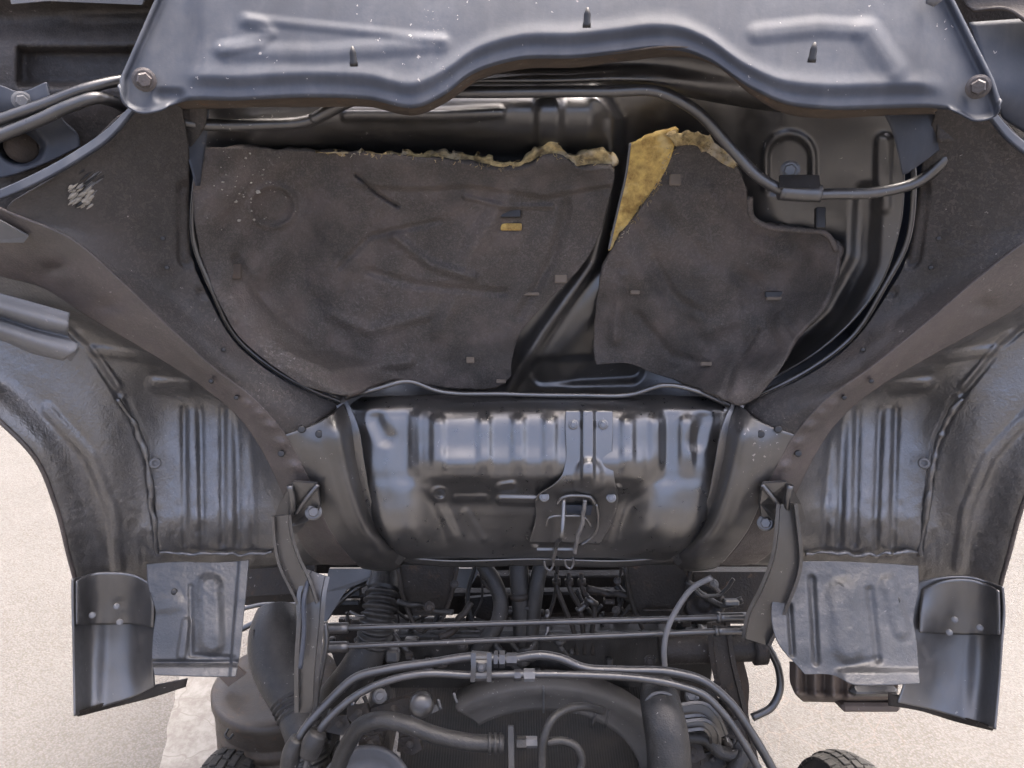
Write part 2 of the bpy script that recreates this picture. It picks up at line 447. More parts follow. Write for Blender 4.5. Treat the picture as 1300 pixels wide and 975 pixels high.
def strap(name, pts, width, mat, parent, thick=0.004, place=at, label=None, n=20, flange=0.0):
    """bent strip: pts (px, py, depth, half width px) along its middle"""
    C = curve(np.array(pts, float), n)
    T = np.gradient(C[:, :2], axis=0); T /= np.linalg.norm(T, axis=1)[:, None]
    Nn = np.stack([-T[:, 1], T[:, 0]], 1)
    hw = C[:, 3:4] if C.shape[1] > 3 else np.full((n, 1), width)
    cols = []
    for f, dd in ((-1.0, flange), (-0.9, 0), (-0.3, 0), (0.3, 0), (0.9, 0), (1.0, flange)):
        q = C[:, :2] + Nn * hw * f
        cols.append(np.column_stack([q, C[:, 2] - dd]))
    G = np.stack(cols, 1)
    W = place(G[..., 0], G[..., 1], G[..., 2]).reshape(-1, 3)
    F = grid_faces(n, 6)
    a, b, c = W[F[:, 0]], W[F[:, 1]], W[F[:, 2]]
    if (np.cross(b - a, c - a) * (CAM - a)).sum() < 0: F = F[:, ::-1]
    o = link(name, W, F.tolist(), mat, parent, label=label)
    md = o.modifiers.new('thickness', 'SOLIDIFY'); md.thickness = thick; md.offset = -1
    md2 = o.modifiers.new('edges', 'EDGE_SPLIT'); md2.split_angle = math.radians(40)
    return o

def view_axis(px, py):
    r = at(px, py, 1.0) - CAM
    return -r / np.linalg.norm(r)

# ================================================================== ground
gv, gf = [], []
GN = 40
for i in range(GN + 1):
    for j in range(GN + 1):
        x, y = -60 + 120 * j / GN, -40 + 120 * i / GN
        gv.append((x, y, 0.0))
gf = [[i*(GN+1)+j, i*(GN+1)+j+1, (i+1)*(GN+1)+j+1, (i+1)*(GN+1)+j] for i in range(GN) for j in range(GN)]
ground = link('ground', gv, gf, 'ground'); ground['kind'] = 'structure'
ground['label'] = 'pale beige worn asphalt yard'

def line_mat():
    m = bpy.data.materials.new('worn road paint'); nt, N, Lk, P = nodes_of(m)
    co = N.new('ShaderNodeTexCoord').outputs['Object']
    c = N.new('ShaderNodeTexVoronoi'); c.feature = 'DISTANCE_TO_EDGE'; c.inputs['Scale'].default_value = 5
    wp = N.new('ShaderNodeVectorMath'); wp.operation = 'ADD'; Lk.new(co, wp.inputs[0])
    nz = N.new('ShaderNodeTexNoise'); nz.inputs['Scale'].default_value = 9; Lk.new(co, nz.inputs['Vector'])
    sc = N.new('ShaderNodeVectorMath'); sc.operation = 'SCALE'; sc.inputs['Scale'].default_value = 0.12; Lk.new(nz.outputs['Color'], sc.inputs[0])
    Lk.new(sc.outputs[0], wp.inputs[1]); Lk.new(wp.outputs[0], c.inputs['Vector'])
    col = mix(N, Lk, ramp(N, Lk, c.outputs['Distance'], 0.0, 0.02), (0.11, 0.101, 0.09), (0.158, 0.152, 0.142))
    col = mix(N, Lk, ramp(N, Lk, noise(N, Lk, co, 18, 5, .75), 0.40, 0.62), col, (0.108, 0.100, 0.090))
    Lk.new(col, P.inputs['Base Color']); P.inputs['Roughness'].default_value = 0.85; return m
MAT['line'] = line_mat()
def on_ground(px, py):
    r = FWD + ((px - 650) / FPX) * RIGHT - ((py - 487.5) / FPX) * UP
    return CAM + r * ((CAM[2] - .004) / -r[2])
def edge_pts(p, q, n, amp):
    i = np.arange(n, dtype=float)
    w = amp * (vnoise(i, i * 0, 9, 4) + .4 * vnoise(i, i * 0, 3.1, 8)) * np.sin(np.pi * i / n)
    return [p + (q - p) * k / n + np.array([1, .2, 0]) * w[int(k)] for k in i]
c4 = [on_ground(196, 1000), on_ground(290, 1000), on_ground(286, 800), on_ground(240, 800)]
pl_ = edge_pts(c4[0], c4[1], 4, .0) + edge_pts(c4[1], c4[2], 60, .016) + edge_pts(c4[2], c4[3], 4, .0) + edge_pts(c4[3], c4[0], 80, .018)
ln = link('painted_line', pl_, [list(range(len(pl_)))], 'line', None, flat=True); ln['kind'] = 'structure'; ln['label'] = 'worn cracked white paint strip on the asphalt'

# ================================================================== the tilted cab
CABT = thing('truck_cab', 'black truck cab tilted forward, its whole underside turned to the viewer', 'truck cab', (0.04, 1.72, 1.12))

# ---- shell of the cab behind the floor (walls, roof, far side), seen only from the side
def shell():
    fr = [at(x, y, d) for x, y, d in ((-60, -60, 1.20), (1400, -60, 1.20), (1220, 560, 1.62), (150, 560, 1.62))]
    V = fr + [p + np.array([0.0, 1.25, s]) for p, s in zip(fr, (0.25, 0.25, 0.05, 0.05))]
    F = [[4, 5, 6, 7], [0, 1, 5, 4], [1, 2, 6, 5], [2, 3, 7, 6], [3, 0, 4, 7]]
    o = fix_normals(link('cab_shell', V, F, 'grey', CABT, flat=True))
    md = o.modifiers.new('thickness', 'SOLIDIFY'); md.thickness = 0.01
shell()

# ---- engine hump pan
def pan_relief(X, Y):
    h = np.zeros_like(X)
    h += 0.048 * np.clip(np.sin(np.pi * np.clip((Y - 112) / 84, 0, 1)), 0, 1) ** .8 * smooth(262, 330, X) * (1 - smooth(745, 790, X))
    h += 0.010 * bead(X, Y, [(440, 146), (560, 146), (634, 143)], 7, 4)
    h += 0.014 * bead(X, Y, [(697, 134), (697, 192)], 16, 7)
    # raised right-hand pan, tunnel side wall
    edge = np.interp(Y, [80, 120, 150, 250, 330, 420, 500], [745, 765, 788, 783, 765, 700, 650])
    h += -0.028 * smooth(-10, 8, X - edge) * (1 - smooth(930, 1000, X))
    h += 0.012 * np.exp(-((X - edge + 10) / 9.0) ** 2) * smooth(110, 130, Y)
    h += 0.034 * bead(X, Y, [(772, 372), (735, 405), (695, 455)], 26, 22)
    h += -0.018 * bead(X, Y, [(690, 472), (800, 468)], 16, 6)
    # keyhole pressing on the right
    ring = np.minimum(np.minimum(seg(X, Y, 972, 200, 972, 240), seg(X, Y, 1032, 200, 1032, 240)),
                      np.where(Y < 200, np.abs(np.hypot(X - 1002, Y - 200) - 30), 1e9))
    h += 0.009 * (1 - smooth(2, 6.5, ring))
    h += -0.006 * (1 - smooth(24, 29, np.hypot(X - 1002, np.where(Y < 200, Y - 200, 0)))) * (Y < 245)
    h += -0.016 * bead(X, Y, [(1100, 250), (1096, 330), (1060, 400), (990, 470)], 14, 9)
    h += 0.008 * bead(X, Y, [(1122, 180), (1120, 260)], 10, 5)
    return h
pan_rows = [
    [(215, 60, -.03), (330, 60, -.06), (700, 60, -.08), (1000, 60, -.07), (1165, 60, -.03)],
    [(235, 120, -.04), (330, 118, -.085), (700, 118, -.10), (1010, 118, -.09), (1160, 120, -.04)],
    [(250, 190, -.05), (330, 190, -.12), (700, 190, -.14), (1020, 190, -.13), (1150, 190, -.05)],
    [(246, 290, -.05), (320, 290, -.14), (700, 290, -.175), (1030, 290, -.15), (1142, 290, -.05)],
    [(268, 370, -.05), (360, 370, -.16), (700, 375, -.205), (1000, 370, -.17), (1112, 370, -.05)],
    [(330, 445, -.06), (420, 440, -.18), (700, 445, -.225), (960, 440, -.19), (1045, 440, -.06)],
    [(420, 500, -.08), (500, 490, -.20), (700, 495, -.235), (880, 490, -.20), (945, 505, -.08)],
    [(445, 525, -.10), (520, 525, -.20), (700, 530, -.235), (860, 525, -.20), (930, 528, -.10)],
]
PAN = sheet('hump_pan', pan_rows, 150, 300, 'black', CABT, 0.003, pan_relief)

# ---- insulation pads
def h_at(x, y):                              # depth of the pan under a pad
    y = np.asarray(y, float); x = np.asarray(x, float)
    hc = np.interp(y, [120, 190, 290, 375, 445, 500], [-.095, -.135, -.170, -.20, -.22, -.225])
    edge_l = np.interp(y, [120, 190, 290, 370, 445, 500], [235, 250, 246, 268, 330, 420])
    edge_r = np.interp(y, [120, 190, 290, 370, 445, 500], [1160, 1150, 1142, 1112, 1045, 945])
    t = np.minimum(smooth(0, 130, x - edge_l), smooth(0, 150, edge_r - x))
    return -.05 + (hc + .05) * t

def pad_left_relief(X, Y):
    h = h_at(X, Y) + 0.030
    h += 0.022 * vnoise(X + .4 * Y, Y, 80, 1) + 0.012 * vnoise(X, Y + .6 * X, 30, 2) + 0.0025 * vnoise(X, Y, 9, 3) + .0012 * vnoise(X, Y, 4.5, 33)
    # overlapping fold along the upper edge
    fy = np.interp(X, [250, 440, 520, 600, 690, 780], [150, 232, 238, 234, 248, 232])
    h += 0.011 * (1 - smooth(-2, 7, Y - fy)) * smooth(430, 470, X)
    h += 0.012 * np.exp(-((Y - 205) / 16.0) ** 2) * smooth(430, 520, X)
    for pts, s, w in (([(452, 222), (478, 246), (505, 262)], -.008, 4), ([(500, 300), (545, 335), (600, 352)], .007, 12),
                      ([(470, 345), (530, 362), (640, 372)], -.005, 10), ([(420, 400), (470, 420), (540, 400)], .006, 14),
                      ([(640, 255), (600, 320), (560, 420)], .007, 22), ([(720, 260), (700, 330), (660, 400)], -.006, 12),
                      ([(350, 440), (420, 470), (520, 460)], .007, 12), ([(300, 330), (340, 390), (390, 430)], -.006, 12),
                      ([(430, 340), (470, 300), (560, 280)], -.004, 7), ([(590, 250), (640, 262), (700, 262)], .004, 6)):
        h += 1.7 * s * bead(X, Y, pts, w * .4, w * .5)
    r = np.hypot((X - 346) / 1.1, Y - 262)
    h += 0.007 * np.exp(-((r - 26) / 4.0) ** 2) - 0.003 * (r < 24)
    h += -0.006 * (1 - smooth(10, 17, np.maximum(np.abs(X - 648), np.abs(Y - 280))))
    return h
pl_rows = [
    [(252, 186, 0), (330, 189, 0), (420, 193, 0), (500, 197, 0), (570, 203, 0), (638, 216, 0), (672, 212, 0), (692, 196, 0), (712, 196, 0), (730, 212, 0), (776, 214, 0)],
    [(247, 215, 0), (420, 218, 0), (570, 225, 0), (690, 228, 0), (780, 222, 0)],
    [(245, 255, 0), (420, 255, 0), (570, 258, 0), (690, 262, 0), (774, 250, 0)],
    [(250, 300, 0), (420, 300, 0), (570, 300, 0), (690, 300, 0), (762, 296, 0)],
    [(262, 345, 0), (420, 345, 0), (570, 345, 0), (660, 345, 0), (738, 338, 0)],
    [(280, 388, 0), (420, 388, 0), (540, 388, 0), (630, 388, 0), (692, 386, 0)],
    [(304, 428, 0), (420, 428, 0), (520, 428, 0), (600, 428, 0), (660, 424, 0)],
    [(338, 458, 0), (430, 462, 0), (520, 460, 0), (600, 460, 0), (650, 456, 0)],
    [(385, 490, 0), (430, 501, 0), (510, 481, 0), (540, 488, 0), (590, 494, 0), (632, 491, 0), (649, 478, 0)],
]
PADL = sheet('insulation_pad', pl_rows, 150, 240, 'pad', CABT, 0.012, pad_left_relief, label='large torn dark insulation pad with ragged yellow upper edge')

def pad_right_relief(X, Y):
    h = h_at(X, Y) + 0.022
    h += 0.020 * vnoise(X, Y, 70, 5) + 0.012 * vnoise(X, Y - .5 * X, 28, 6) + 0.0025 * vnoise(X, Y, 9, 7) + .0012 * vnoise(X, Y, 4.5, 37)
    for pts, s, w in (([(800, 330), (830, 400), (870, 440), (930, 470)], .010, 26), ([(840, 270), (900, 330), (960, 360)], -.008, 18),
                      ([(790, 350), (780, 430)], .008, 12), ([(985, 410), (1000, 440), (960, 500)], .008, 14),
                      ([(960, 420), (930, 470), (920, 500)], -.008, 8), ([(880, 380), (900, 420), (950, 400)], .007, 16),
                      ([(810, 400), (850, 450), (900, 465)], -.007, 9), ([(900, 240), (930, 300), (1000, 330)], .006, 20),
                      ([(830, 330), (860, 380), (900, 400)], -.005, 9), ([(990, 400), (1010, 425)], .006, 7)):
        h += s * bead(X, Y, pts, w * .5, w * .5)
    return h
pr_rows = [
    [(864, 178, 0), (885, 184, 0), (908, 196, 0), (926, 208, 0), (936, 212, 0)],
    [(845, 212, 0), (880, 220, 0), (915, 228, 0), (946, 236, 0)],
    [(816, 262, 0), (870, 264, 0), (920, 266, 0), (953, 268, 0)],
    [(800, 284, 0), (865, 283, 0), (920, 282, 0), (965, 283, 0)],
    [(790, 297, 0), (860, 296, 0), (930, 294, 0), (1016, 292, 0)],
    [(780, 312, 0), (860, 310, 0), (940, 307, 0), (1060, 307, 0)],
    [(766, 340, 0), (850, 340, 0), (940, 340, 0), (1063, 335, 0)],
    [(757, 390, 0), (840, 390, 0), (930, 390, 0), (1042, 392, 0)],
    [(754, 432, 0), (830, 432, 0), (910, 432, 0), (1008, 432, 0)],
    [(755, 452, 0), (800, 450, 0), (830, 456, 0), (880, 462, 0), (930, 470, 0), (990, 470, 0)],
    [(757, 463, 0), (800, 462, 0), (830, 474, 0), (870, 486, 0), (905, 498, 0), (940, 515, 0), (962, 505, 0)],
]
PADR = sheet('insulation_pad', pr_rows, 140, 180, 'pad', CABT, 0.010, pad_right_relief, label='smaller ripped dark insulation pad with yellow foam at its upper left')

def foam_relief(hh, seed, a=1.0, b=1.0):
    def f(X, Y):
        return h_at(X, Y) + hh + 0.012 * a * vnoise(X, Y, 16, seed) + 0.010 * b * vnoise(X, Y, 6, seed + 1)
    return f
sheet('foam_edge', [
    [(400, 194, 0), (450, 193, 0), (500, 196, 0), (560, 196, 0), (600, 198, 0), (640, 206, 0), (668, 203, 0), (684, 192, 0), (698, 182, 0), (712, 188, 0), (726, 198, 0), (752, 192, 0), (772, 194, 0), (778, 206, 0)],
    [(400, 194, 0), (450, 195, 0), (500, 198, 0), (560, 204, 0), (600, 212, 0), (640, 219, 0), (675, 217, 0), (690, 208, 0), (700, 200, 0), (714, 204, 0), (728, 214, 0), (752, 216, 0), (776, 220, 0)]],
    14, 200, 'oldfoam', PADL, 0.012, foam_relief(0.041, 21), label='ragged yellow foam edge')
sheet('foam_edge', [
    [(801, 184, 0), (797, 215, 0), (788, 255, 0), (779, 290, 0), (772, 318, 0)],
    [(826, 174, 0), (822, 215, 0), (805, 255, 0), (788, 290, 0), (775, 318, 0)],
    [(862, 164, 0), (850, 205, 0), (832, 240, 0), (808, 280, 0), (780, 318, 0)]], 40, 90, 'foam', PADR, 0.010, foam_relief(0.018, 31, .6, .3), label='torn open yellow foam flap')
sheet('foam_edge', [
    [(848, 172, 0), (880, 168, 0), (905, 180, 0), (926, 196, 0), (938, 206, 0)],
    [(858, 186, 0), (880, 184, 0), (902, 196, 0), (918, 208, 0), (932, 214, 0)]], 10, 70, 'oldfoam', PADR, 0.010, foam_relief(0.028, 41))
tube('torn_edge', [(800, 182, -.088), (795, 220, -.10), (784, 268, -.115), (773, 316, -.13)], 0.0022, 'steel', PADR, 6, 30, cab)
tube('foam_edge', [(952, 250, -.075), (955, 276, -.085), (972, 287, -.09), (1010, 292, -.09), (1050, 298, -.088), (1062, 318, -.088)], 0.005, 'pad', PADR, 8, 40, cab)

for (x, y, w, hh, m) in ((648, 270, 30, 14, 'clip'), (649, 288, 30, 10, 'foam'), (712, 354, 18, 12, 'tan'), (673, 373, 28, 5, 'tan'),
                         (597, 457, 12, 9, 'tan'), (636, 484, 14, 6, 'tan'), (300, 345, 14, 20, 'rust')):
    h0 = float(pad_left_relief(np.array([x * 1.0]), np.array([y * 1.0]))[0])
    s = float(dcab(y)) / FPX
    box('clip_slot', cab(x, y, h0 + 0.003), (w * s, 0.006, hh * s), m, PADL, CAMAX, 0.25)
for (x, y, w, hh, m) in ((857, 228, 16, 16, 'tan'), (806, 371, 14, 6, 'tan'), (986, 374, 34, 9, 'clip'), (987, 379, 32, 5, 'tan'), (901, 462, 26, 6, 'tan')):
    h0 = float(pad_right_relief(np.array([x * 1.0]), np.array([y * 1.0]))[0])
    s = float(dcab(y)) / FPX
    box('clip_slot', cab(x, y, h0 + 0.003), (w * s, 0.006, hh * s), m, PADR, CAMAX, 0.25)

def flakes(n, cx, cy, sx, sy, relief, parent, smin, smax, mat='scrape'):
    V, F = [], []
    for k in range(n):
        x, y = rng.normal(cx, sx), rng.normal(cy, sy)
        h0 = float(relief(np.array([x]), np.array([y]))[0]) + .0012
        c = cab(x, y, h0); r = rng.uniform(smin, smax) * (1 if rng.random() > .12 else 2.0); a0 = rng.uniform(0, 6)
        m = int(rng.integers(4, 7)); i0 = len(V)
        for j in range(m):
            a = a0 + 2 * math.pi * j / m; q = r * rng.uniform(.5, 1.2)
            V.append(c + RIGHT * q * math.cos(a) * 1.4 + UP * q * math.sin(a) - FWD * rng.uniform(0, .001))
        V.append(c - FWD * .0022)
        F += [[i0 + j, i0 + (j + 1) % m, i0 + m] for j in range(m)]
    o = link('paint_flakes', V, F, mat, parent, flat=True); o['kind'] = 'stuff'
flakes(46, 322, 238, 26, 30, pad_left_relief, PADL, .0007, .0020)

def strands(pts, n, relief, parent):
    V, F = [], []
    P_ = curve(np.array(pts, float), 200)
    for k in range(n):
        x, y = P_[int(rng.integers(0, 200))] + rng.normal(0, 2.0, 2)
        h0 = float(relief(np.array([x]), np.array([y]))[0]); a = rng.uniform(0, 6.28); l = rng.uniform(2, 6)
        q = np.array([(x, y, h0 + .012), (x + l * .5 * math.cos(a), y + l * .4 * math.sin(a), h0 + .020), (x + l * math.cos(a + .5), y + l * math.sin(a + .5), h0 + .016)])
        v_, f_ = tube_geo(curve(cab(q[:, 0], q[:, 1], q[:, 2]), 6), .0005, 4)
        F += [[i + len(V) for i in f] for f in f_]; V += v_
    o = link('loose_fibres', V, F, 'oldfoam', parent); o['kind'] = 'stuff'
strands([(430, 194), (560, 200), (640, 212), (690, 200), (776, 208)], 70, pad_left_relief, PADL)
strands([(860, 170), (835, 235), (785, 305)], 70, lambda X, Y: h_at(X, Y) + .012, PADR)
strands([(868, 176), (905, 190), (936, 210)], 40, pad_right_relief, PADR)

# ---- cross tube, its clamp, and hanging flange round the hump
tube('cross_tube', [(395, 152, -.035), (440, 130, -.03), (520, 119, -.03), (640, 117, -.03), (770, 116, -.03), (838, 117, -.03), (880, 138, -.03), (930, 190, -.03),
                    (968, 228, -.02), (1000, 244, -.015), (1060, 246, -.01), (1120, 243, -.005), (1170, 228, .0), (1205, 195, .01), (1215, 170, .0)],
     0.0088, 'black', CABT, 12, 120, cab)
tube('cross_tube', [(205, 152, .0), (260, 158, -.02), (330, 158, -.03), (395, 152, -.035), (440, 130, -.04)], 0.0088, 'black', CABT, 12, 50, cab)
cl = tube('tube_clamp', [(990, 243, -.012), (1016, 245, -.012), (1042, 246, -.008)], 0.0135, 'black', CABT, 14, 10, cab)
bolt(cab(1003, 216, -.055), view_axis(1003, 216), 0.010, CABT, 'black')
plate('clamp_tab', [(990, 222, -.02), (1040, 222, -.02), (1042, 240, .0), (990, 238, .0)], 'black', CABT, 0.004, cab)
box('rubber_block', cab(1041, 277, -.075), (0.016, .012, .036), 'clip', CABT, CAMAX)

def rim(pts, r, mat, name='flange_lip'):
    return tube(name, pts, r, mat, CABT, 8, 90, cab)
rimL = [(258, 180, -.03), (247, 240, -.03), (247, 310, -.03), (268, 365, -.03), (298, 425, -.035), (350, 470, -.04), (400, 497, -.05), (432, 510, -.07)]
rim(rimL, 0.0042, 'black'); rim(mir(rimL), 0.0042, 'black')
rim([(438, 505, -.09), (480, 493, -.09), (518, 484, -.10), (555, 496, -.11), (640, 500, -.115), (740, 502, -.115), (800, 501, -.11), (846, 489, -.10), (880, 495, -.10), (930, 517, -.085)], 0.0048, 'gloss')

# ---- toe board: the ribbed panel under the hump
RIBS = [(556, 526, 602, 8), (615, 524, 604, 8), (658, 524, 604, 8), (698, 524, 604, 8), (797, 526, 606, 8), (834, 524, 606, 9), (872, 526, 640, 9)]
def toe_relief(X, Y):
    h = np.zeros_like(X)
    for x, y0, y1, w in RIBS:
        h += 0.0075 * bead(X, Y, [(x, y0 + 8), (x, y1)], w, 5) * (1 - smooth(572, 612, Y)) * smooth(518, 540, Y)
    h += 0.010 * smooth(514, 528, X) * (1 - smooth(522, 536, X)) * smooth(520, 530, Y) * (1 - smooth(590, 606, Y))
    h += 0.010 * smooth(524, 534, X) * smooth(506, 532, Y) * (1 - smooth(580, 616, Y)) * (1 - smooth(834, 846, X))
    h += -0.008 * bead(X, Y, [(478, 535), (490, 555)], 9, 9)
    h += -0.007 * bead(X, Y, [(893, 535), (884, 560)], 9, 9)
    # round pressings and bars under the step
    h += 0.008 * (1 - smooth(8, 13, np.hypot(X - 558, (Y - 627) * 1.1))) - 0.010 * (1 - smooth(4, 8, np.hypot(X - 558, (Y - 627) * 1.3)))
    h += 0.008 * bead(X, Y, [(580, 632), (616, 632)], 4, 3)
    h += 0.010 * bead(X, Y, [(636, 619), (650, 617)], 6, 3) + 0.012 * bead(X, Y, [(636, 635), (686, 636)], 5, 3)
    h += 0.010 * bead(X, Y, [(768, 621), (782, 621)], 6, 3)
    h += 0.003 * bead(X, Y, [(592, 650), (612, 684)], 4, 4)
    # sloping cheeks
    h += 0.006 * bead(X, Y, [(548, 620), (575, 680)], 6, 6) + 0.006 * bead(X, Y, [(790, 620), (772, 686)], 6, 6)
    h += -0.022 * bead(X, Y, [(690, 640), (680, 690)], 3, 3) * 0.3
    return h
def toe(y, hs_, hc, dy=0):
    xl = float(np.interp(y, [500, 515, 600, 660, 700, 716], [430, 440, 455, 474, 497, 520]))
    xr = float(np.interp(y, [500, 515, 600, 660, 700, 716], [935, 926, 914, 896, 872, 850]))
    a0 = float(np.interp(y, [500, 600, 690, 716], [528, 524, 520, 530])); a1 = float(np.interp(y, [500, 600, 620, 690, 716], [545, 545, 550, 572, 580]))
    b1 = float(np.interp(y, [500, 600, 690, 716], [838, 834, 826, 815])); b0 = float(np.interp(y, [500, 600, 620, 690, 716], [815, 812, 806, 776, 770]))
    xs = [xl - 18, xl, xl + (a0 - xl) * .18, (xl + a0) / 2, a0, a1, 640, 700, 740, b0, b1, (xr + b1) / 2, xr - (xr - b1) * .18, xr, xr + 18]
    hs = [hs_ - .10, hs_ - .022, hs_ - .006, hs_, hs_ - .004, hc, hc, hc, hc, hc, hs_ - .004, hs_, hs_ - .006, hs_ - .022, hs_ - .10]
    return [(p, y + dy * math.sin(math.pi * (p - xl) / (xr - xl)), q) for p, q in zip(xs, hs)]
toe_rows = [toe(505, -.13, -.145, -6), toe(512, -.100, -.105, -4), toe(519, -.080, -.080, -2), toe(530, -.066, -.062), toe(565, -.040, -.030),
            toe(596, -.016, .000), toe(608, -.008, .004), toe(618, .000, -.008), toe(634, .010, -.030), toe(655, .022, -.038),
            toe(676, .026, -.044), toe(690, .012, -.050), toe(702, -.020, -.060), toe(710, -.06, -.075), toe(717, -.11, -.11)]
TOE = sheet('toe_board', toe_rows, 170, 260, 'gloss', CABT, 0.002, toe_relief)
for x, y in ((640, 562), (639, 575)):
    bolt(cab(x, y, -.028), view_axis(x, y), 0.0055, TOE, 'gloss', 'screw', 0.003)

# lever bracket on the toe board
def brk_relief(X, Y):
    return 0.012 * smooth(736, 741, X) * (1 - smooth(752, 757, X)) * (1 - smooth(600, 625, Y)) + 0.010 * bead(X, Y, [(748, 600), (748, 612)], 16, 6)
BRK = sheet('lever_bracket', [
    [(718, 521, -.050), (748, 521, -.050), (778, 521, -.050)], [(718, 545, -.028), (748, 545, -.028), (778, 545, -.028)],
    [(717, 590, .006), (748, 590, .010), (778, 590, .006)], [(712, 606, .018), (748, 606, .022), (780, 606, .018)],
    [(700, 618, .016), (745, 618, .014), (782, 618, .016)], [(684, 628, .002), (740, 630, -.004), (785, 628, .002)],
    [(680, 660, -.014), (735, 660, -.024), (778, 660, -.014)], [(672, 690, -.022), (725, 690, -.030), (762, 692, -.022)]],
    70, 50, 'gloss', CABT, 0.003, brk_relief)
for x, y, h in ((728, 539, -.030), (766, 539, -.030), (691, 631, .004), (776, 632, .004)):
    bolt(cab(x, y, h), view_axis(x, y), 0.006, BRK, 'gloss', 'screw', 0.004)
tube('slot_rim', [(708, 640, .004), (714, 632, .006), (732, 629, .008), (750, 632, .006), (755, 640, .004)], 0.0038, 'gloss', BRK, 8, 30, cab)
tube('slot_rim', [(694, 668, .000), (697, 658, .002), (720, 655, .002), (742, 657, .002), (750, 669, .0)], 0.003, 'gloss', BRK, 8, 30, cab)
tube('slot_rim', [(757, 640, .002), (759, 662, .0), (752, 682, -.004), (738, 692, -.006)], 0.003, 'gloss', BRK, 8, 30, cab)
plate('slot_plate', [(718, 642, -.004), (752, 642, -.004), (750, 654, -.012), (720, 654, -.012)], 'grey', BRK, 0.002, cab)
tube('lever_rod', [(716, 634, .010), (713, 680, .06), (707, 690, .012), (702, 712, .005)], 0.0042, 'gloss', CABT, 8, 30, cab)
tube('lever_rod', [(743, 634, .010), (740, 658, .014), (733, 685, .014), (729, 702, .008)], 0.0042, 'bare', CABT, 8, 40, cab, wobble=0.003, label='bare bright worn lever rod')
for x, y in ((696, 716), (722, 714)):
    tube('cable_hook', [(x - 5, y - 4, .0), (x - 3, y + 5, .004), (x + 2, y + 8, .006), (x + 6, y + 2, .002), (x + 5, y - 6, .0)], 0.0026, 'pipe', CABT, 7, 18, cab)
sheet('toe_flange', [[(494, 706, -.055), (560, 712, -.065), (680, 710, -.065), (800, 712, -.065), (880, 704, -.055)],
                     [(520, 716, -.075), (580, 720, -.085), (680, 718, -.085), (790, 720, -.085), (850, 714, -.075)]], 6, 80, 'gloss', CABT, 0.003)
box('toe_strip', cab(705, 697, -.02), (.075, .004, .006), 'gloss', BRK, CAMAX)

# ---- rails
rail_rows = [   # rows run down the rail; each from inner edge to the outer crest
    [(228, 120, .02), (200, 128, .035), (175, 135, .05), (150, 150, .065)],
    [(240, 190, .00), (190, 200, .03), (130, 205, .06), (72, 222, .085)],
    [(240, 260, -.012), (180, 262, .03), (100, 262, .07), (8, 268, .105)],
    [(243, 325, -.015), (195, 320, .02), (140, 312, .055), (88, 302, .085)],
    [(265, 378, -.015), (220, 374, .01), (185, 365, .04), (148, 352, .070)],
    [(298, 434, -.018), (270, 430, .01), (240, 420, .03), (208, 410, .055)],
    [(352, 478, -.02), (325, 480, .005), (300, 478, .025), (272, 468, .045)],
    [(402, 502, -.04), (380, 512, -.005), (358, 518, .02), (330, 514, .035)],
    [(432, 514, -.065), (412, 532, -.02), (392, 548, .01), (362, 552, .028)],
]
def rail_relief(X, Y):
    h = -0.010 * (1 - smooth(6, 12, seg(X, Y, 236, 240, 236, 330)))
    h = h + 0.006 * (bead(X, Y, [(232, 250), (236, 330)], 5, 3))
    h += -0.006 * bead(X, Y, [(255, 372), (272, 372)], 5, 3) + 0.0012 * vnoise(X, Y, 8, 3)
    return h
strip_rows = [  # the lower flange, ground bounce in its brown: crest to lower edge
    [(-70, 232, .115), (-70, 258, .11), (-70, 290, .09), (-70, 318, .075)],
    [(8, 268, .106), (5, 300, .095), (-2, 330, .075), (-8, 348, .06)],
    [(88, 302, .086), (80, 330, .075), (62, 352, .055), (55, 366, .045)],
    [(148, 352, .071), (138, 375, .06), (122, 395, .04), (114, 404, .03)],
    [(208, 410, .056), (202, 424, .047), (192, 438, .03), (186, 446, .02)],
    [(272, 468, .046), (268, 477, .038), (262, 486, .022), (258, 492, .012)],
    [(330, 514, .036), (322, 522, .03), (314, 530, .016), (308, 536, .006)],
    [(362, 552, .029), (350, 556, .024), (338, 562, .012), (330, 568, .004)],
    [(388, 600, .024), (374, 602, .02), (360, 606, .01), (351, 610, .0)],
    [(404, 640, .018), (392, 642, .015), (378, 646, .008), (368, 650, -.002)],
]
def strip_relief(X, Y):
    h = np.zeros_like(X)
    for x, y, a in ((314, 513, 1), (328, 525, 1), (343, 541, 1.2), (356, 562, 1.3), (373, 592, 1.4)):
        h += 0.0075 * a * np.exp(-(((X - x) / 8.5) ** 2 + ((Y - y) / 4.2) ** 2))
    for x, y in ((138, 388), (72, 340)):
        r = np.hypot((X - x) / 1.7, Y - y); h += -0.009 * np.exp(-(r / 9) ** 2)
    return h
end_rows = [    # rail end that curves down beside the toe board: outer edge to inner edge
    [(362, 552, .028), (395, 540, .012), (420, 525, -.01), (436, 512, -.05)],
    [(374, 575, .026), (405, 560, .030), (430, 545, .020), (446, 540, -.02)],
    [(388, 600, .024), (420, 595, .040), (440, 590, .034), (455, 590, -.01)],
    [(404, 640, .018), (432, 635, .044), (452, 632, .040), (464, 632, -.005)],
    [(420, 675, .010), (446, 670, .040), (466, 668, .036), (478, 666, -.01)],
    [(438, 700, -.01), (464, 696, .020), (484, 694, .018), (496, 690, -.02)],
    [(452, 716, -.05), (474, 714, -.02), (494, 714, -.02), (508, 704, -.04)],
    [(460, 722, -.10), (480, 725, -.07), (500, 724, -.07), (514, 714, -.08)],
]
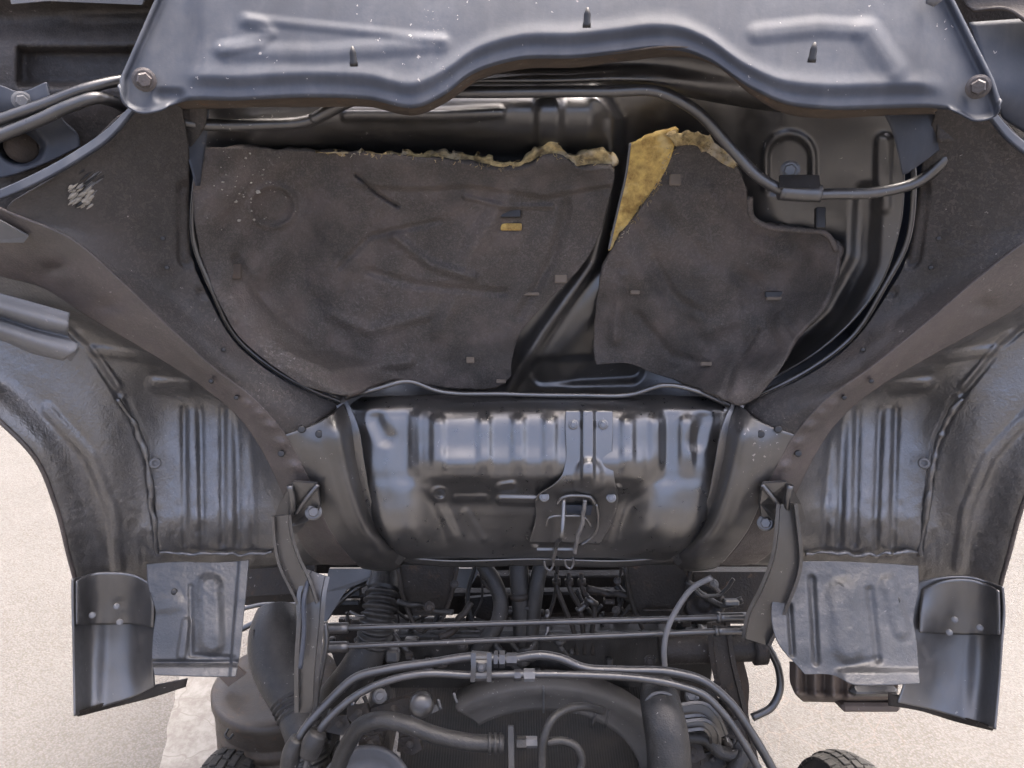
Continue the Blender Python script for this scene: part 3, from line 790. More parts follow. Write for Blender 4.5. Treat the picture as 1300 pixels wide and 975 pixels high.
tail_rows = [   # outer/lower cheek of the rail end
    [(404, 640, .018), (420, 675, .010), (438, 700, -.010), (454, 717, -.05)],
    [(386, 645, .012), (398, 678, -.010), (412, 702, -.035), (430, 718, -.07)],
    [(368, 650, -.004), (378, 682, -.035), (392, 704, -.06), (408, 716, -.09)],
]
def side(mirror):
    sfx = {'mirror': mirror}
    RL = sheet('side_rail', rail_rows, 110, 60, 'rail', CABT, 0.003, rail_relief, **sfx)
    S2 = sheet('rail_flange', strip_rows, 130, 36, 'warm_brown', RL, 0.003, strip_relief, **sfx)
    E = sheet('rail_end', end_rows, 70, 50, 'black', RL, 0.003, None, **sfx)
    sheet('rail_cheek', tail_rows, 24, 30, 'warm_brown', RL, 0.003, None, **sfx)
    sp_ = [(434, 512, -.055), (446, 542, -.018), (455, 592, -.004), (464, 638, .000), (478, 674, -.004), (495, 698, -.018), (512, 712, -.05)]
    sp_ = mir(sp_) if mirror else sp_
    strap('seam_flange', [(x, y, h, 8.0) for x, y, h in sp_], 8, 'gloss', RL, 0.003, cab, n=44)
    fm = (lambda p: mir(p)) if mirror else (lambda p: p)
    for x, y, h, r in ((383, 545, .020, 5), (405, 551, .022, 5), (357, 576, .024, 4.5)):
        q = fm([(x, y, h + .004)])[0]
        lathe('drain_plug', [(r * .0014, -.004), (r * .0014, .0), (r * .0009, .0006)], cab(*q), view_axis(q[0], q[1]), 'clip', RL, 14)
    for x, y, h in ((207, 303, .028), (284, 444, .012), (212, 340, .022), (268, 484, .045), (300, 505, .040), (320, 500, .03)):
        q = fm([(x, y, h)])[0]
        lathe('drain_plug', [(.0042, -.006), (.0042, .0015), (.002, .002)], cab(*q), view_axis(q[0], q[1]), 'clip', RL, 10)
    return RL
RAIL_L = side(False); RAIL_R = side(True)

# scrape on the left rail: a patch of filler ridges
for k in range(84):
    pale = k < 54
    x, y = (86 + rng.uniform(0, 26), 266 - rng.uniform(0, 26)) if pale else (96 + rng.uniform(0, 36), 252 - rng.uniform(0, 42))
    l = rng.uniform(6, 13) if pale else rng.uniform(10, 22)
    h0 = .0800 - (x - 88) * .00062
    tube('scraped_patch', [(x, y, h0), (x + l * .5, y - l * .42, h0 - .003), (x + l, y - l * .80, h0 - .008)], [.0006, rng.uniform(.0016, .0034) if pale else rng.uniform(.001, .002), .0005], 'scrape' if pale and k % 7 else ('steel' if k % 2 else 'clip'), RAIL_L, 5, 8, cab)

# ---- wheel housings
arch_cols = [   # columns run down the arch; each list from top to bottom
    [(-90, 470, .055), (-40, 500, .055), (0, 535, .055), (42, 578, .05), (70, 640, .045), (87, 705, .035), (97, 745, .025), (99, 762, .02)],
    [(-90, 462, .045), (-38, 490, .045), (6, 526, .045), (52, 576, .042), (80, 640, .036), (96, 705, .026), (104, 745, .018), (106, 762, .012)],
    [(-90, 440, .005), (-20, 470, .0), (40, 510, -.005), (90, 566, -.01), (116, 636, -.015), (132, 700, -.022), (140, 742, -.03), (142, 760, -.035)],
    [(-90, 420, -.02), (0, 450, -.02), (80, 505, -.025), (130, 570, -.03), (150, 636, -.035), (160, 696, -.04), (166, 738, -.045), (168, 756, -.05)],
    [(-90, 400, -.035), (30, 432, -.035), (120, 485, -.060), (166, 548, -.085), (182, 626, -.070), (190, 690, -.05), (196, 728, -.055), (198, 745, -.065)],
    [(-90, 385, -.04), (60, 415, -.045), (160, 468, -.095), (208, 518, -.150), (220, 600, -.105), (222, 680, -.055), (222, 718, -.065), (222, 732, -.075)],
    [(-90, 370, -.02), (80, 400, -.035), (200, 468, -.105), (255, 515, -.17), (270, 600, -.115), (272, 680, -.055), (272, 716, -.065), (272, 728, -.075)],
    [(-80, 345, .0), (100, 396, -.01), (225, 468, -.075), (300, 520, -.155), (318, 600, -.115), (322, 680, -.065), (324, 714, -.075), (324, 722, -.085)],
    [(-70, 300, .055), (-8, 332, .04), (55, 352, .025), (114, 392, .010), (186, 436, .0), (258, 482, -.01), (312, 530, -.02), (338, 566, -.025), (362, 612, -.03), (385, 660, -.04), (410, 700, -.06), (425, 716, -.10)],
]
def arch_relief(X, Y):
    h = np.zeros_like(X)
    for x0, x1 in ((234, 236), (253, 257), (283, 284), (299, 302), (317, 322)):
        h += -0.0060 * bead(X, Y, [(x0, 520), (x1, 690)], 4.0, 4.0)
    h += 0.004 * (smooth(233, 240, X) - smooth(250, 257, X) + smooth(282, 288, X) - smooth(298, 304, X)) * smooth(515, 530, Y) * (1 - smooth(680, 700, Y))
    h += 0.010 * bead(X, Y, [(198, 488), (236, 490)], 9, 6) - 0.006 * bead(X, Y, [(196, 478), (240, 480)], 3, 3)
    h += -0.007 * bead(X, Y, [(60, 395), (110, 440), (150, 500)], 4, 3) + 0.006 * bead(X, Y, [(100, 425), (150, 490)], 5, 4)
    h += 0.006 * bead(X, Y, [(120, 445), (200, 455)], 6, 4) + 0.005 * bead(X, Y, [(150, 425), (210, 452)], 4, 3)
    h += 0.006 * bead(X, Y, [(60, 520), (115, 580), (143, 650), (150, 720)], 7, 5)
    h += -0.004 * bead(X, Y, [(160, 505), (185, 560), (192, 640), (200, 700)], 3, 2)
    lump = smooth(560, 680, Y) * smooth(150, 190, X)
    h += lump * (0.005 * vnoise(X, Y, 14, 8) + 0.0022 * vnoise(X, Y, 5, 9)) + 0.0007 * vnoise(X, Y, 6, 12)
    return h
def arch(mirror):
    A = sheet('wheel_housing', arch_cols, 150, 150, 'underseal', CABT, 0.002, arch_relief, mirror=mirror)
    pts = [(p[0], p[1], p[2] + .001) for p in arch_cols[0]]
    tube('arch_lip', mir(pts) if mirror else pts, 0.0042, 'warm_brown', A, 8, 60, cab)
    def seal(pts, r):
        C_ = curve(np.array(mir(pts) if mirror else pts, float), 70)
        n_ = np.arange(70.0); C_[:, 0] += 5 * vnoise(n_, n_ * 0, 6, 3 + mirror); C_[:, 1] += 4 * vnoise(n_, n_ * 0, 5, 7 + mirror)
        V, F = tube_geo(cab(C_[:, 0], C_[:, 1], C_[:, 2]), r * (1 + .9 * vnoise(n_, n_ * 0, 3, 5 + mirror)), 8)
        link('seam_sealer', V, F, 'underseal', A)
    seal([(152, 505, -.068), (176, 548, -.084), (188, 600, -.074), (194, 650, -.062), (200, 704, -.055)], .0055)
    seal([(205, 700, -.050), (250, 704, -.046), (300, 704, -.052), (345, 702, -.060)], .0045)
    q = (197, 588, -.072); q = mir([q])[0] if mirror else q
    lathe('weld_stud', [(.0115, -.006), (.0105, .003), (.006, .004), (.005, -.001), (.0005, -.001)], cab(*q), view_axis(q[0], q[1]), 'steel', A, 16)
    return A
ARCH_L = arch(False); ARCH_R = arch(True)

# galvanised channel bracket at the left edge
GB = sheet('door_sill_bracket', [
    [(-60, 352, .09), (0, 372, .085), (50, 386, .08), (88, 397, .075)],
    [(-60, 380, .10), (0, 398, .095), (48, 412, .09), (86, 421, .085)],
    [(-60, 386, .085), (0, 402, .08), (48, 417, .075), (86, 426, .07)],
    [(-60, 392, .098), (0, 408, .093), (50, 424, .088), (98, 436, .083)],
    [(-60, 412, .098), (0, 428, .093), (45, 444, .088), (84, 455, .083)],
    [(-60, 418, .07), (0, 432, .07), (45, 450, .065), (80, 458, .06)]], 50, 40, 'steel', CABT, 0.003, label='grey galvanised channel bracket')
plate('bracket_end', [(84, 455, .080), (98, 436, .080), (101, 443, .07), (99, 455, .068), (90, 459, .07)], 'steel', GB, 0.003, cab)
plate('sill_tab', [(-30, 276, .12), (0, 280, .115), (36, 300, .10), (30, 308, .10), (-30, 308, .11)], 'steel', CABT, 0.003, cab)

# ---- rear crossmember at the top
bot = [(150, 112), (158, 132), (176, 143), (200, 141), (225, 131), (300, 128), (400, 124), (470, 127), (530, 137), (565, 122), (605, 94), (660, 77), (740, 74), (800, 68), (850, 63), (885, 66), (915, 78), (960, 112), (1000, 132), (1050, 139), (1130, 138), (1190, 138), (1215, 142), (1236, 153), (1262, 148), (1277, 130)]
def bot_y(x): return np.interp(x, [p[0] for p in bot], [p[1] for p in bot])
def lx(y): return np.interp(y, [-60, 0, 100, 145], [216, 196, 152, 150])
def rx(y): return np.interp(y, [-60, 0, 100, 150], [1182, 1212, 1262, 1278])
UG = np.concatenate([np.linspace(0, .06, 26)[:-1], np.linspace(.06, .94, 300), np.linspace(.94, 1, 26)[1:]])
def crossmember():
    nv = 90
    xb = 150 + UG * (1277 - 150)
    yb = curve(np.array(bot, float), 600); yb = np.interp(xb, yb[:, 0], yb[:, 1])
    V = []
    X = np.zeros((nv, len(UG))); Y = np.zeros_like(X); H = np.zeros_like(X)
    for i in range(nv):
        t = i / (nv - 1)
        Y[i] = -45 + t * (yb + 45)
        X[i] = lx(Y[i]) + UG * (rx(Y[i]) - lx(Y[i]))
        # corners stay rounded
    dist = yb[None, :] - Y                       # photo distance above the lower edge
    t = np.linspace(0, 1, nv)[:, None]
    H = 0.015 + 0.00050 * (Y + 45) + 0.0 * X
    H += 0.007 * smooth(14, 34, dist) * smooth(232, 262, X) * (1 - smooth(1165, 1195, X))   # raised main field
    H += 0.0028 * np.exp(-((dist - 30) / 12.0) ** 2) * smooth(225, 250, X) * (1 - smooth(1185, 1205, X))
    H += -0.006 * (1 - smooth(0, 5, dist)) * smooth(200, 240, X) * (1 - smooth(1190, 1220, X))
    el = X - lx(Y); er = rx(Y) - X
    H += 0.010 * (1 - smooth(3, 12, el)) + 0.012 * (1 - smooth(4, 16, er))
    H += 0.006 * (1 - smooth(1, 7, dist)) * ((X < 215) | (X > 1205))
    # pressings
    H += 0.0025 * bead(X, Y, [(312, 26), (330, 30), (342, 42), (330, 52), (280, 62)], 8, 6) + 0.0015 * bead(X, Y, [(315, 24), (430, 36), (560, 50)], 5, 5)
    H += 0.0025 * bead(X, Y, [(286, 64), (400, 68), (560, 54)], 9, 8)
    H += 0.0026 * bead(X, Y, [(962, 42), (1040, 34), (1105, 38), (1138, 88)], 10, 8)
    H += 0.0020 * bead(X, Y, [(1100, 40), (1120, 70), (1136, 88)], 16, 9)
    H += -0.006 * bead(X, Y, [(205, 122), (225, 122)], 7, 6)
    H += 0.0025 * vnoise(X, Y, 90, 4)
    W = cab(X, Y, H).reshape(-1, 3)
    F = grid_faces(nv, len(UG))
    o = link('rear_crossmember', W, F.tolist(), 'grey', CABT, label='grey dusty crossmember with scalloped lower edge')
    md = o.modifiers.new('thickness', 'SOLIDIFY'); md.thickness = 0.0025; md.offset = -1
    return o
XM = crossmember()
# rusty return edge below the crossmember
eb = [p for p in bot if 225 <= p[0] <= 1190]
sheet('return_flange', [[(p[0], p[1] - 3, .068) for p in eb], [(p[0], p[1] + 2, .055) for p in eb],
                        [(p[0] + (4 if p[0] < 700 else -4), p[1] + 9 + 3 * math.sin(p[0] * .02), .02) for p in eb],
                        [(p[0], p[1] + 9, -.03) for p in eb]], 14, 260, 'rust', XM, 0.002)
bolt(cab(183, 101, .097), view_axis(183, 60), 0.0098, XM, 'warm_brown', h=.012)
bolt(cab(1242, 110, .104), view_axis(1242, 70), 0.0098, XM, 'warm_brown', h=.012)
lathe('bolt', [(.011, 0), (.011, .006), (.006, .009)], cab(1186, -3, .055), view_axis(1186, 0), 'steel', XM, 6)
for x, y, h in ((449, 80, .112), (745, 31, .082), (1031, 75, .112)):
    c = cab(x, y, h)
    lathe('push_clip', [(.0055, -.004), (.0055, .001), (.0045, .003), (.0045, .012), (.0015, .020)], c, UP * .9 - FWD * .45, 'clip', XM, 10)

# blue-lit gussets under the crossmember ends
sheet('gusset', [[(228, 135, -.02), (266, 135, -.03)], [(231, 180, -.01), (262, 180, -.03)], [(243, 212, .0), (258, 205, -.02)], [(250, 236, .0), (254, 236, -.01)]], 12, 8, 'grey', CABT, 0.003)
sheet('gusset', [[(1120, 140, -.01), (1158, 138, .0), (1196, 136, .0)], [(1132, 165, .0), (1168, 166, .012), (1204, 178, .008)], [(1140, 195, .008), (1160, 196, .016), (1186, 196, .014)], [(1146, 222, .012), (1152, 220, .016), (1158, 216, .016)]], 16, 14, 'grey', CABT, 0.003)

# ---- inner roof of the tunnel above the pan, seen through the scallop of the crossmember
sheet('tunnel_crossbeam', [
    [(560, 50, -.02), (700, 50, -.02), (850, 45, -.02), (960, 70, -.02), (1130, 90, -.02)],
    [(560, 84, -.05), (700, 84, -.05), (850, 84, -.05), (960, 100, -.05), (1130, 120, -.05)],
    [(560, 96, -.035), (700, 95, -.035), (820, 96, -.035), (900, 110, -.05), (1130, 140, -.07)],
    [(560, 106, -.035), (700, 106, -.035), (820, 106, -.04), (880, 118, -.06), (1130, 150, -.08)],
    [(560, 112, -.07), (700, 112, -.07), (820, 112, -.07), (880, 125, -.09), (1130, 160, -.09)]], 30, 80, 'black', CABT, 0.003)

# ---- top left: floor behind, twin pipes, bracket
def tl_relief(X, Y):
    h = -0.03 * (1 - smooth(-4, 6, np.maximum(np.abs(X - 120) - 95, np.abs(Y - 85) - 22)))
    h += 0.006 * bead(X, Y, [(40, 62), (160, 62)], 3, 3) + 0.004 * bead(X, Y, [(90, 22), (200, 24)], 2, 2) + 0.002 * vnoise(X, Y, 7, 3)
    return h
sheet('floor_corner', [[(-80, -60, .0), (60, -60, .0), (260, -60, .0)], [(-80, 0, -.01), (60, -2, -.01), (260, -4, -.01)], [(-80, 20, -.03), (60, 12, -.03), (260, 6, -.03)],
                       [(-80, 60, -.01), (60, 60, -.01), (260, 60, -.01)], [(-80, 110, .0), (60, 110, .0), (260, 112, .0)],
                       [(-80, 180, .0), (60, 170, .0), (260, 160, -.01)], [(-80, 250, .01), (40, 250, .0), (200, 240, -.02)], [(-80, 330, .02), (40, 320, .0), (200, 300, -.03)]], 90, 90, 'rail', CABT, 0.003, tl_relief)
sheet('floor_corner', [[(1190, -60, .0), (1300, -60, .0), (1400, -60, .0)], [(1190, 40, -.02), (1300, 40, -.02), (1400, 40, -.02)],
                       [(1190, 110, .0), (1300, 110, .0), (1400, 112, .0)], [(1190, 180, .02), (1300, 180, .05), (1400, 180, .08)]], 40, 40, 'rail', CABT, 0.003)
tube('brake_pipe', [(-40, 166, .075), (0, 152, .07), (60, 131, .065), (110, 112, .055), (152, 102, .03), (190, 98, .0)], 0.0078, 'pipe', CABT, 10, 50, cab)
tube('brake_pipe', [(-40, 186, .085), (0, 172, .08), (50, 152, .075), (95, 132, .07), (122, 124, .06), (142, 128, .04), (160, 138, .01)], 0.0085, 'pipe', CABT, 10, 50, cab)
PB = sheet('pipe_bracket', [[(-40, 100, .045), (0, 108, .045), (25, 116, .045), (58, 104, .045)], [(-40, 130, .05), (0, 132, .05), (30, 134, .05), (64, 126, .05)],
                            [(-40, 160, .04), (0, 162, .04), (40, 160, .04), (78, 152, .04)], [(-40, 200, .035), (0, 200, .03), (60, 186, .03), (98, 172, .03)],
                            [(-40, 230, .04), (0, 226, .035), (55, 208, .035), (101, 186, .03)]], 50, 50, 'grey', CABT, 0.004,
           lambda X, Y: -0.03 * (1 - smooth(18, 26, np.hypot((X - 28) / 1.25, Y - 186))), label='bluish grey bracket behind the twin pipes')
bolt(cab(28, 128, .052), view_axis(28, 110), 0.0085, PB, 'steel')
lathe('rusted_bush', [(.022, -.02), (.024, -.012), (.018, -.008), (.008, -.004), (.001, -.003)], cab(28, 186, .02), view_axis(28, 186), 'rust', PB, 20)
sheet('panel_lip', [[(172, 128, .075), (130, 168, .09), (98, 190, .10), (40, 222, .115), (0, 240, .125), (-70, 262, .13)],
                    [(168, 140, .082), (134, 178, .098), (102, 200, .108), (42, 234, .122), (0, 252, .130), (-70, 270, .135)]], 8, 80, 'grey', CABT, 0.006)
sheet('panel_lip', [[(1262, 140, .08), (1285, 166, .09), (1310, 186, .10), (1380, 220, .12)], [(1258, 148, .085), (1280, 176, .095), (1305, 196, .105), (1375, 232, .125)]], 6, 30, 'grey', CABT, 0.006)
sheet('corner_panel', [[(1232, 28, .03), (1290, 24, .03), (1380, 20, .03)], [(1245, 70, .045), (1300, 70, .045), (1380, 70, .05)], [(1262, 118, .06), (1300, 130, .06), (1380, 150, .07)], [(1272, 150, .05), (1300, 168, .05), (1380, 200, .06)]], 24, 24, 'grey', CABT, 0.004)
plate('upper_trim', [(8, -30, .02), (200, -40, .02), (180, 6, .025), (60, 1, .025), (14, 5, .025)], 'steel', CABT, .004, cab)
sheet('corner_panel', [[(1210, -40, .03), (1290, -40, .04), (1380, -40, .04)], [(1224, 2, .03), (1270, 4, .04), (1380, 10, .05)], [(1236, 14, .04), (1280, 10, .06), (1310, 30, .07), (1380, 60, .07)]], 20, 30, 'rail', CABT, 0.004)

# ---- hinge brackets and arms of the cab
hb = [(366, 618, .03), (372, 612, .035), (402, 614, .03), (406, 640, .03), (404, 656, .03), (390, 662, .035), (376, 678, .02), (362, 672, .01), (348, 660, .0), (354, 640, .01)]
def hinge(fm, bx, by):
    B = plate('hinge_bracket', fm(hb), 'black', CABT, 0.006, lambda x, y, h: cab(x, y, np.asarray(h) + .015))
    bolt(cab(bx, by, .046), view_axis(bx, by), 0.010, B, 'black')
    tube('bracket_rib', fm([(368, 616, .05), (372, 640, .055), (366, 664, .035)]), 0.006, 'black', B, 8, 16, cab)
    tube('bracket_rib', fm([(404, 615, .045), (392, 630, .055), (376, 652, .05)]), 0.0045, 'black', B, 8, 16, cab)
hinge(lambda p: p, 398, 650); hinge(lambda p: [(2 * 685.5 - q[0],) + tuple(q[1:]) for q in p], 972, 664)
strap('hinge_arm', [(357, 655, 1.37, 9), (360, 685, 1.385, 10), (368, 715, 1.40, 12), (380, 740, 1.415, 12), (392, 770, 1.43, 10)], 10, 'black', CABT, 0.005, flange=0.012)
strap('hinge_link', [(404, 728, 1.44, 10), (396, 752, 1.43, 13), (394, 790, 1.43, 12), (390, 840, 1.44, 11), (388, 905, 1.46, 9)], 11, 'black', CABT, 0.008, flange=0.014)
tube('link_edge', [(392, 735, 1.42), (386, 760, 1.41), (386, 800, 1.41), (381, 848, 1.415)], 0.0045, 'grey', CABT, 8, 24)
strap('hinge_arm', [(999, 640, 1.36, 9), (1000, 680, 1.37, 13), (998, 715, 1.385, 17), (984, 755, 1.41, 18), (968, 790, 1.44, 19), (960, 815, 1.455, 15)], 16, 'black', CABT, 0.006, flange=0.016)

# ---- mud guards
def flapL_relief(X, Y):
    h = 0.010 * bead(X, Y, [(266, 745), (268, 815)], 14, 7)
    h += 0.006 * bead(X, Y, [(236, 790), (230, 832)], 5, 3) - 0.005 * bead(X, Y, [(242, 745), (243, 832), (296, 836)], 3, 3)
    h += 0.005 * bead(X, Y, [(200, 768), (222, 766)], 10, 6)
    h += -0.008 * (smooth(836, 841, Y) - smooth(841, 848, Y)) + 0.010 * smooth(841, 848, Y)
    h += 0.010 * smooth(301, 306, X + (Y - 712) * .08) 
    lump = (1 - smooth(760, 800, Y)) + smooth(240, 262, X) * (1 - smooth(272, 290, X))
    h += lump * (0.0012 * vnoise(X, Y, 8, 4) + 0.0008 * vnoise(X, Y, 4, 5)) + 0.004 * vnoise(X, Y, 40, 6)
    return h
def atm(x, y, h): return at(x, y, 1.44 - np.asarray(h))
FL = sheet('inner_mudguard', [
    [(186, 716, .0), (225, 713, .01), (270, 714, .01), (316, 711, .0)], [(188, 745, .02), (225, 745, .03), (270, 745, .03), (313, 745, .02)],
    [(197, 775, .035), (230, 775, .045), (270, 775, .045), (310, 775, .035)], [(194, 805, .05), (230, 805, .06), (270, 805, .06), (307, 805, .05)],
    [(193, 838, .065), (230, 838, .07), (268, 838, .07), (303, 838, .065)], [(196, 857, .08), (230, 858, .085), (268, 859, .085), (299, 859, .08)]],
    110, 100, 'flap', CABT, 0.003, flapL_relief, atm, label='grey embossed inner mudguard flap with rounded bead')
lathe('drain_plug', [(.006, -.006), (.006, .001), (.003, .0015)], atm(221, 751, .034), view_axis(221, 751), 'clip', FL, 12)

def guard_relief(X, Y): return 0.0015 * vnoise(X, Y, 20, 2)
GL = sheet('outer_mudguard', [
    [(93, 735, .07), (106, 732, .03), (135, 728, .0), (170, 732, -.01), (192, 742, .0)],
    [(93, 760, .07), (106, 758, .02), (140, 756, -.02), (175, 758, -.03), (197, 762, .0)],
    [(94, 795, .07), (105, 795, .015), (140, 794, -.03), (172, 794, -.04), (196, 800, -.01)],
    [(95, 850, .07), (104, 850, .02), (138, 848, -.025), (168, 846, -.04), (194, 846, -.02)],
    [(96, 909, .08), (104, 905, .035), (136, 896, -.01), (166, 886, -.035), (196, 872, -.03)]],
    60, 60, 'satin', CABT, 0.0035, guard_relief, atm, label='half-round black outer mudguard with riveted upper plate')
sheet('riveted_plate', [
    [(98, 738, .068), (112, 730, .030), (140, 727, .008), (172, 731, -.002), (192, 742, .006)],
    [(98, 768, .066), (110, 766, .022), (140, 765, -.010), (172, 766, -.020), (195, 770, .004)],
    [(98, 793, .066), (109, 793, .018), (140, 793, -.018), (170, 793, -.030), (194, 797, -.004)]], 24, 24, 'satin', GL, 0.003, None, atm)
sheet('lower_skirt', [[(97, 905, .06), (140, 890, -.02), (190, 872, -.05), (238, 862, -.06)], [(99, 910, .05), (145, 898, -.03), (192, 886, -.055), (236, 872, -.065)]], 8, 30, 'dirty', GL, 0.003, None, atm)
for x, y, h in ((117, 781, .020), (152, 790, -.006), (148, 770, -.004)):
    bolt(atm(x, y, h), view_axis(x, y), .004, GL, 'satin', 'rivet', .002)

def flapR_relief(X, Y):
    h = -0.009 * bead(X, Y, [(1030, 735), (1036, 840)], 4, 4) - 0.006 * bead(X, Y, [(1104, 750), (1114, 835)], 4, 5) - 0.004 * bead(X, Y, [(1114, 838), (1075, 845)], 4, 5)
    h += 0.007 * bead(X, Y, [(1070, 755), (1078, 820)], 18, 9) + 0.006 * bead(X, Y, [(1128, 740), (1145, 800)], 9, 7)
    h += 0.010 * smooth(846, 856, Y) * smooth(1055, 1075, X) + 0.006 * vnoise(X, Y, 34, 3)
    h += (0.0014 * vnoise(X, Y, 9, 4) + 0.0007 * vnoise(X, Y, 4, 5)) * (1 - .6 * smooth(770, 820, Y))
    h += -0.009 * bead(X, Y, [(1002, 770), (1006, 830)], 3, 3)
    return h
FR = sheet('inner_mudguard', [
    [(984, 714, .0), (1040, 712, .01), (1100, 714, .01), (1166, 718, .0)], [(981, 755, .02), (1040, 755, .03), (1100, 755, .03), (1166, 752, .02)],
    [(980, 790, .035), (1040, 790, .045), (1100, 790, .045), (1160, 785, .035)], [(990, 820, .05), (1040, 822, .06), (1100, 822, .06), (1164, 815, .05)],
    [(1012, 845, .062), (1045, 848, .068), (1100, 846, .072), (1166, 845, .065)], [(1022, 856, .068), (1060, 858, .074), (1080, 868, .085), (1120, 870, .088), (1168, 868, .08)]],
    110, 120, 'flap', CABT, 0.003, flapR_relief, atm, label='dented grey inner mudguard flap with jagged lower edge')
for x, y, r in ((1085, 828, .007), (1066, 745, .008), (1138, 762, .007), (1014, 786, .004)):
    lathe('drain_plug', [(r, -.006), (r, .001), (r * .5, .0015)], atm(x, y, .052 if y > 800 else .03), view_axis(x, y), 'clip', FR, 12)
GR = sheet('outer_mudguard', [
    [(1272, 745, .07), (1260, 741, .03), (1235, 733, .0), (1195, 733, -.02), (1152, 742, -.05)],
    [(1274, 775, .07), (1261, 775, .02), (1230, 772, -.02), (1190, 772, -.03), (1150, 775, -.04)],
    [(1271, 815, .07), (1260, 815, .015), (1225, 812, -.03), (1190, 812, -.04), (1150, 812, -.03)],
    [(1267, 870, .07), (1257, 870, .02), (1222, 866, -.025), (1190, 862, -.04), (1150, 860, -.03)],
    [(1262, 926, .08), (1252, 922, .035), (1220, 912, -.01), (1185, 902, -.035), (1140, 892, -.03)]],
    60, 60, 'satin', CABT, 0.0035, guard_relief, atm, label='half-round black outer mudguard with rivets and pointed lower corner')
sheet('riveted_plate', [
    [(1267, 750, .068), (1254, 743, .030), (1232, 736, .008), (1197, 738, -.008), (1170, 748, -.03)],
    [(1268, 780, .066), (1256, 780, .022), (1228, 777, -.010), (1192, 776, -.020), (1168, 780, -.022)],
    [(1268, 806, .066), (1257, 806, .018), (1226, 806, -.018), (1192, 805, -.030), (1168, 803, -.02)]], 24, 24, 'satin', GR, 0.003, None, atm)
sheet('lower_skirt', [[(1262, 924, .06), (1215, 908, -.02), (1170, 890, -.05), (1128, 880, -.06)], [(1260, 928, .05), (1212, 916, -.03), (1165, 902, -.055), (1128, 896, -.065)]], 8, 30, 'dirty', GR, 0.003, None, atm)
for x, y, h in ((1244, 797, .016), (1205, 803, -.012), (1212, 787, -.008)):
    bolt(atm(x, y, h), view_axis(x, y), .004, GR, 'satin', 'rivet', .002)

# ================================================================== step box behind the right mudguard
SB = thing('step_box', 'brown corrugated plastic box hanging below the right mudguard flap', 'step box', tuple(at(1075, 890, 1.60)))
def sb_relief(X, Y):
    return 0.014 * np.sin((X - 1006) / 23.0 * 2 * math.pi) * (1 - smooth(1070, 1082, X))
sheet('corrugated_wall', [[(1002, 840, 1.56), (1070, 840, 1.55), (1142, 840, 1.55)], [(1005, 872, 1.57), (1070, 874, 1.56), (1140, 874, 1.56)],
                          [(1014, 886, 1.59), (1070, 889, 1.58), (1138, 889, 1.58)], [(1020, 891, 1.64), (1075, 892, 1.64), (1136, 892, 1.64)]], 24, 120, 'brown', SB, 0.003,
      lambda X, Y: -sb_relief(X, Y), lambda x, y, d: at(x, y, d))
box('box_lip', at(1100, 893, 1.60), (.125, .05, .02), 'brown', SB, CAMAX, 0.3)
box('box_cap', at(1108, 876, 1.555), (.10, .03, .022), 'black', SB, CAMAX, 0.4)

# ================================================================== chassis and engine bay
CH = thing('truck_chassis', 'dark ladder frame and oily brackets under the tilted cab', 'truck chassis', (0.03, 2.0, 0.35))
def beam(name, a, b, w, hgt, mat, parent, bev=0.12):
    a, b = np.array(a), np.array(b); ax = b - a; L = np.linalg.norm(ax); ax /= L
    s = np.cross(ax, [0, 0, 1.0]); s /= np.linalg.norm(s) + 1e-9; u = np.cross(s, ax)
    return box(name, (a + b) / 2, (L, w, hgt), mat, parent, np.array([ax, s, u]), bev)
for sx, nm in ((-0.36, 'frame_rail'), (0.40, 'frame_rail')):
    beam(nm, (sx, 0.3, 0.52), (sx, 2.9, 0.52), 0.065, 0.15, 'dirty', CH)
beam('front_crossmember', at(400, 762, 2.06), at(960, 757, 2.06), 0.05, 0.075, 'dirty', CH)
beam('front_crossmember', at(290, 752, 2.25), at(560, 745, 2.25), 0.05, 0.07, 'dirty', CH)
beam('rear_crossmember_beam', at(470, 815, 1.95), at(905, 810, 1.95), 0.10, 0.085, 'dirty', CH)
beam('bumper_beam', at(470, 736, 2.02), at(905, 734, 2.02), 0.03, 0.04, 'dirty', CH)
for (x0, x1) in ((502, 582), (790, 880)):     # pressed stays that carry the cab hinge
    xm = (x0 + x1) / 2
    plate('cab_stay', [(x0, 712, 1.72), (x1, 712, 1.72), (x1 - 10, 765, 1.74), (x1 - 22, 782, 1.745), (x0 + 20, 782, 1.745), (x0 + 8, 765, 1.74)], 'dirty', CH, 0.02)
    tube('stay_edge', [(x0 + 3, 720, 1.71), (x0 + 12, 765, 1.73), (x0 + 26, 798, 1.735)], .0055, 'dirty', CH, 8, 16)
    tube('stay_edge', [(x1 - 2, 720, 1.71), (x1 - 12, 765, 1.73), (x1 - 26, 798, 1.735)], .0055, 'dirty', CH, 8, 16)
    tube('stay_edge', [(x0 + 26, 775, 1.725), (x1 - 26, 775, 1.725)], .004, 'dirty', CH, 8, 8)
tube('tilt_cylinder', [(838, 824, 1.66), (900, 822, 1.66), (964, 819, 1.66)], [.033, .034, .034], 'dirty', CH, 20, 12)
tube('cylinder_end', [(955, 822, 1.65), (970, 821, 1.65)], .038, 'dirty', CH, 20, 4)
strap('side_stay', [(912, 790, 1.60, 9), (918, 840, 1.61, 10), (930, 890, 1.63, 10), (948, 960, 1.66, 8), (955, 1000, 1.68, 8)], 9, 'dirty', CH, 0.01, flange=.008)
strap('side_stay', [(938, 840, 1.68, 6), (946, 870, 1.69, 5), (944, 900, 1.70, 6), (952, 960, 1.72, 6)], 6, 'rust', CH, 0.01)
tube('grab_loop', [(966, 806, 1.66), (978, 826, 1.66), (988, 848, 1.66), (989, 880, 1.66), (980, 897, 1.66), (955, 911, 1.66)], .0085, 'black', CH, 10, 40)
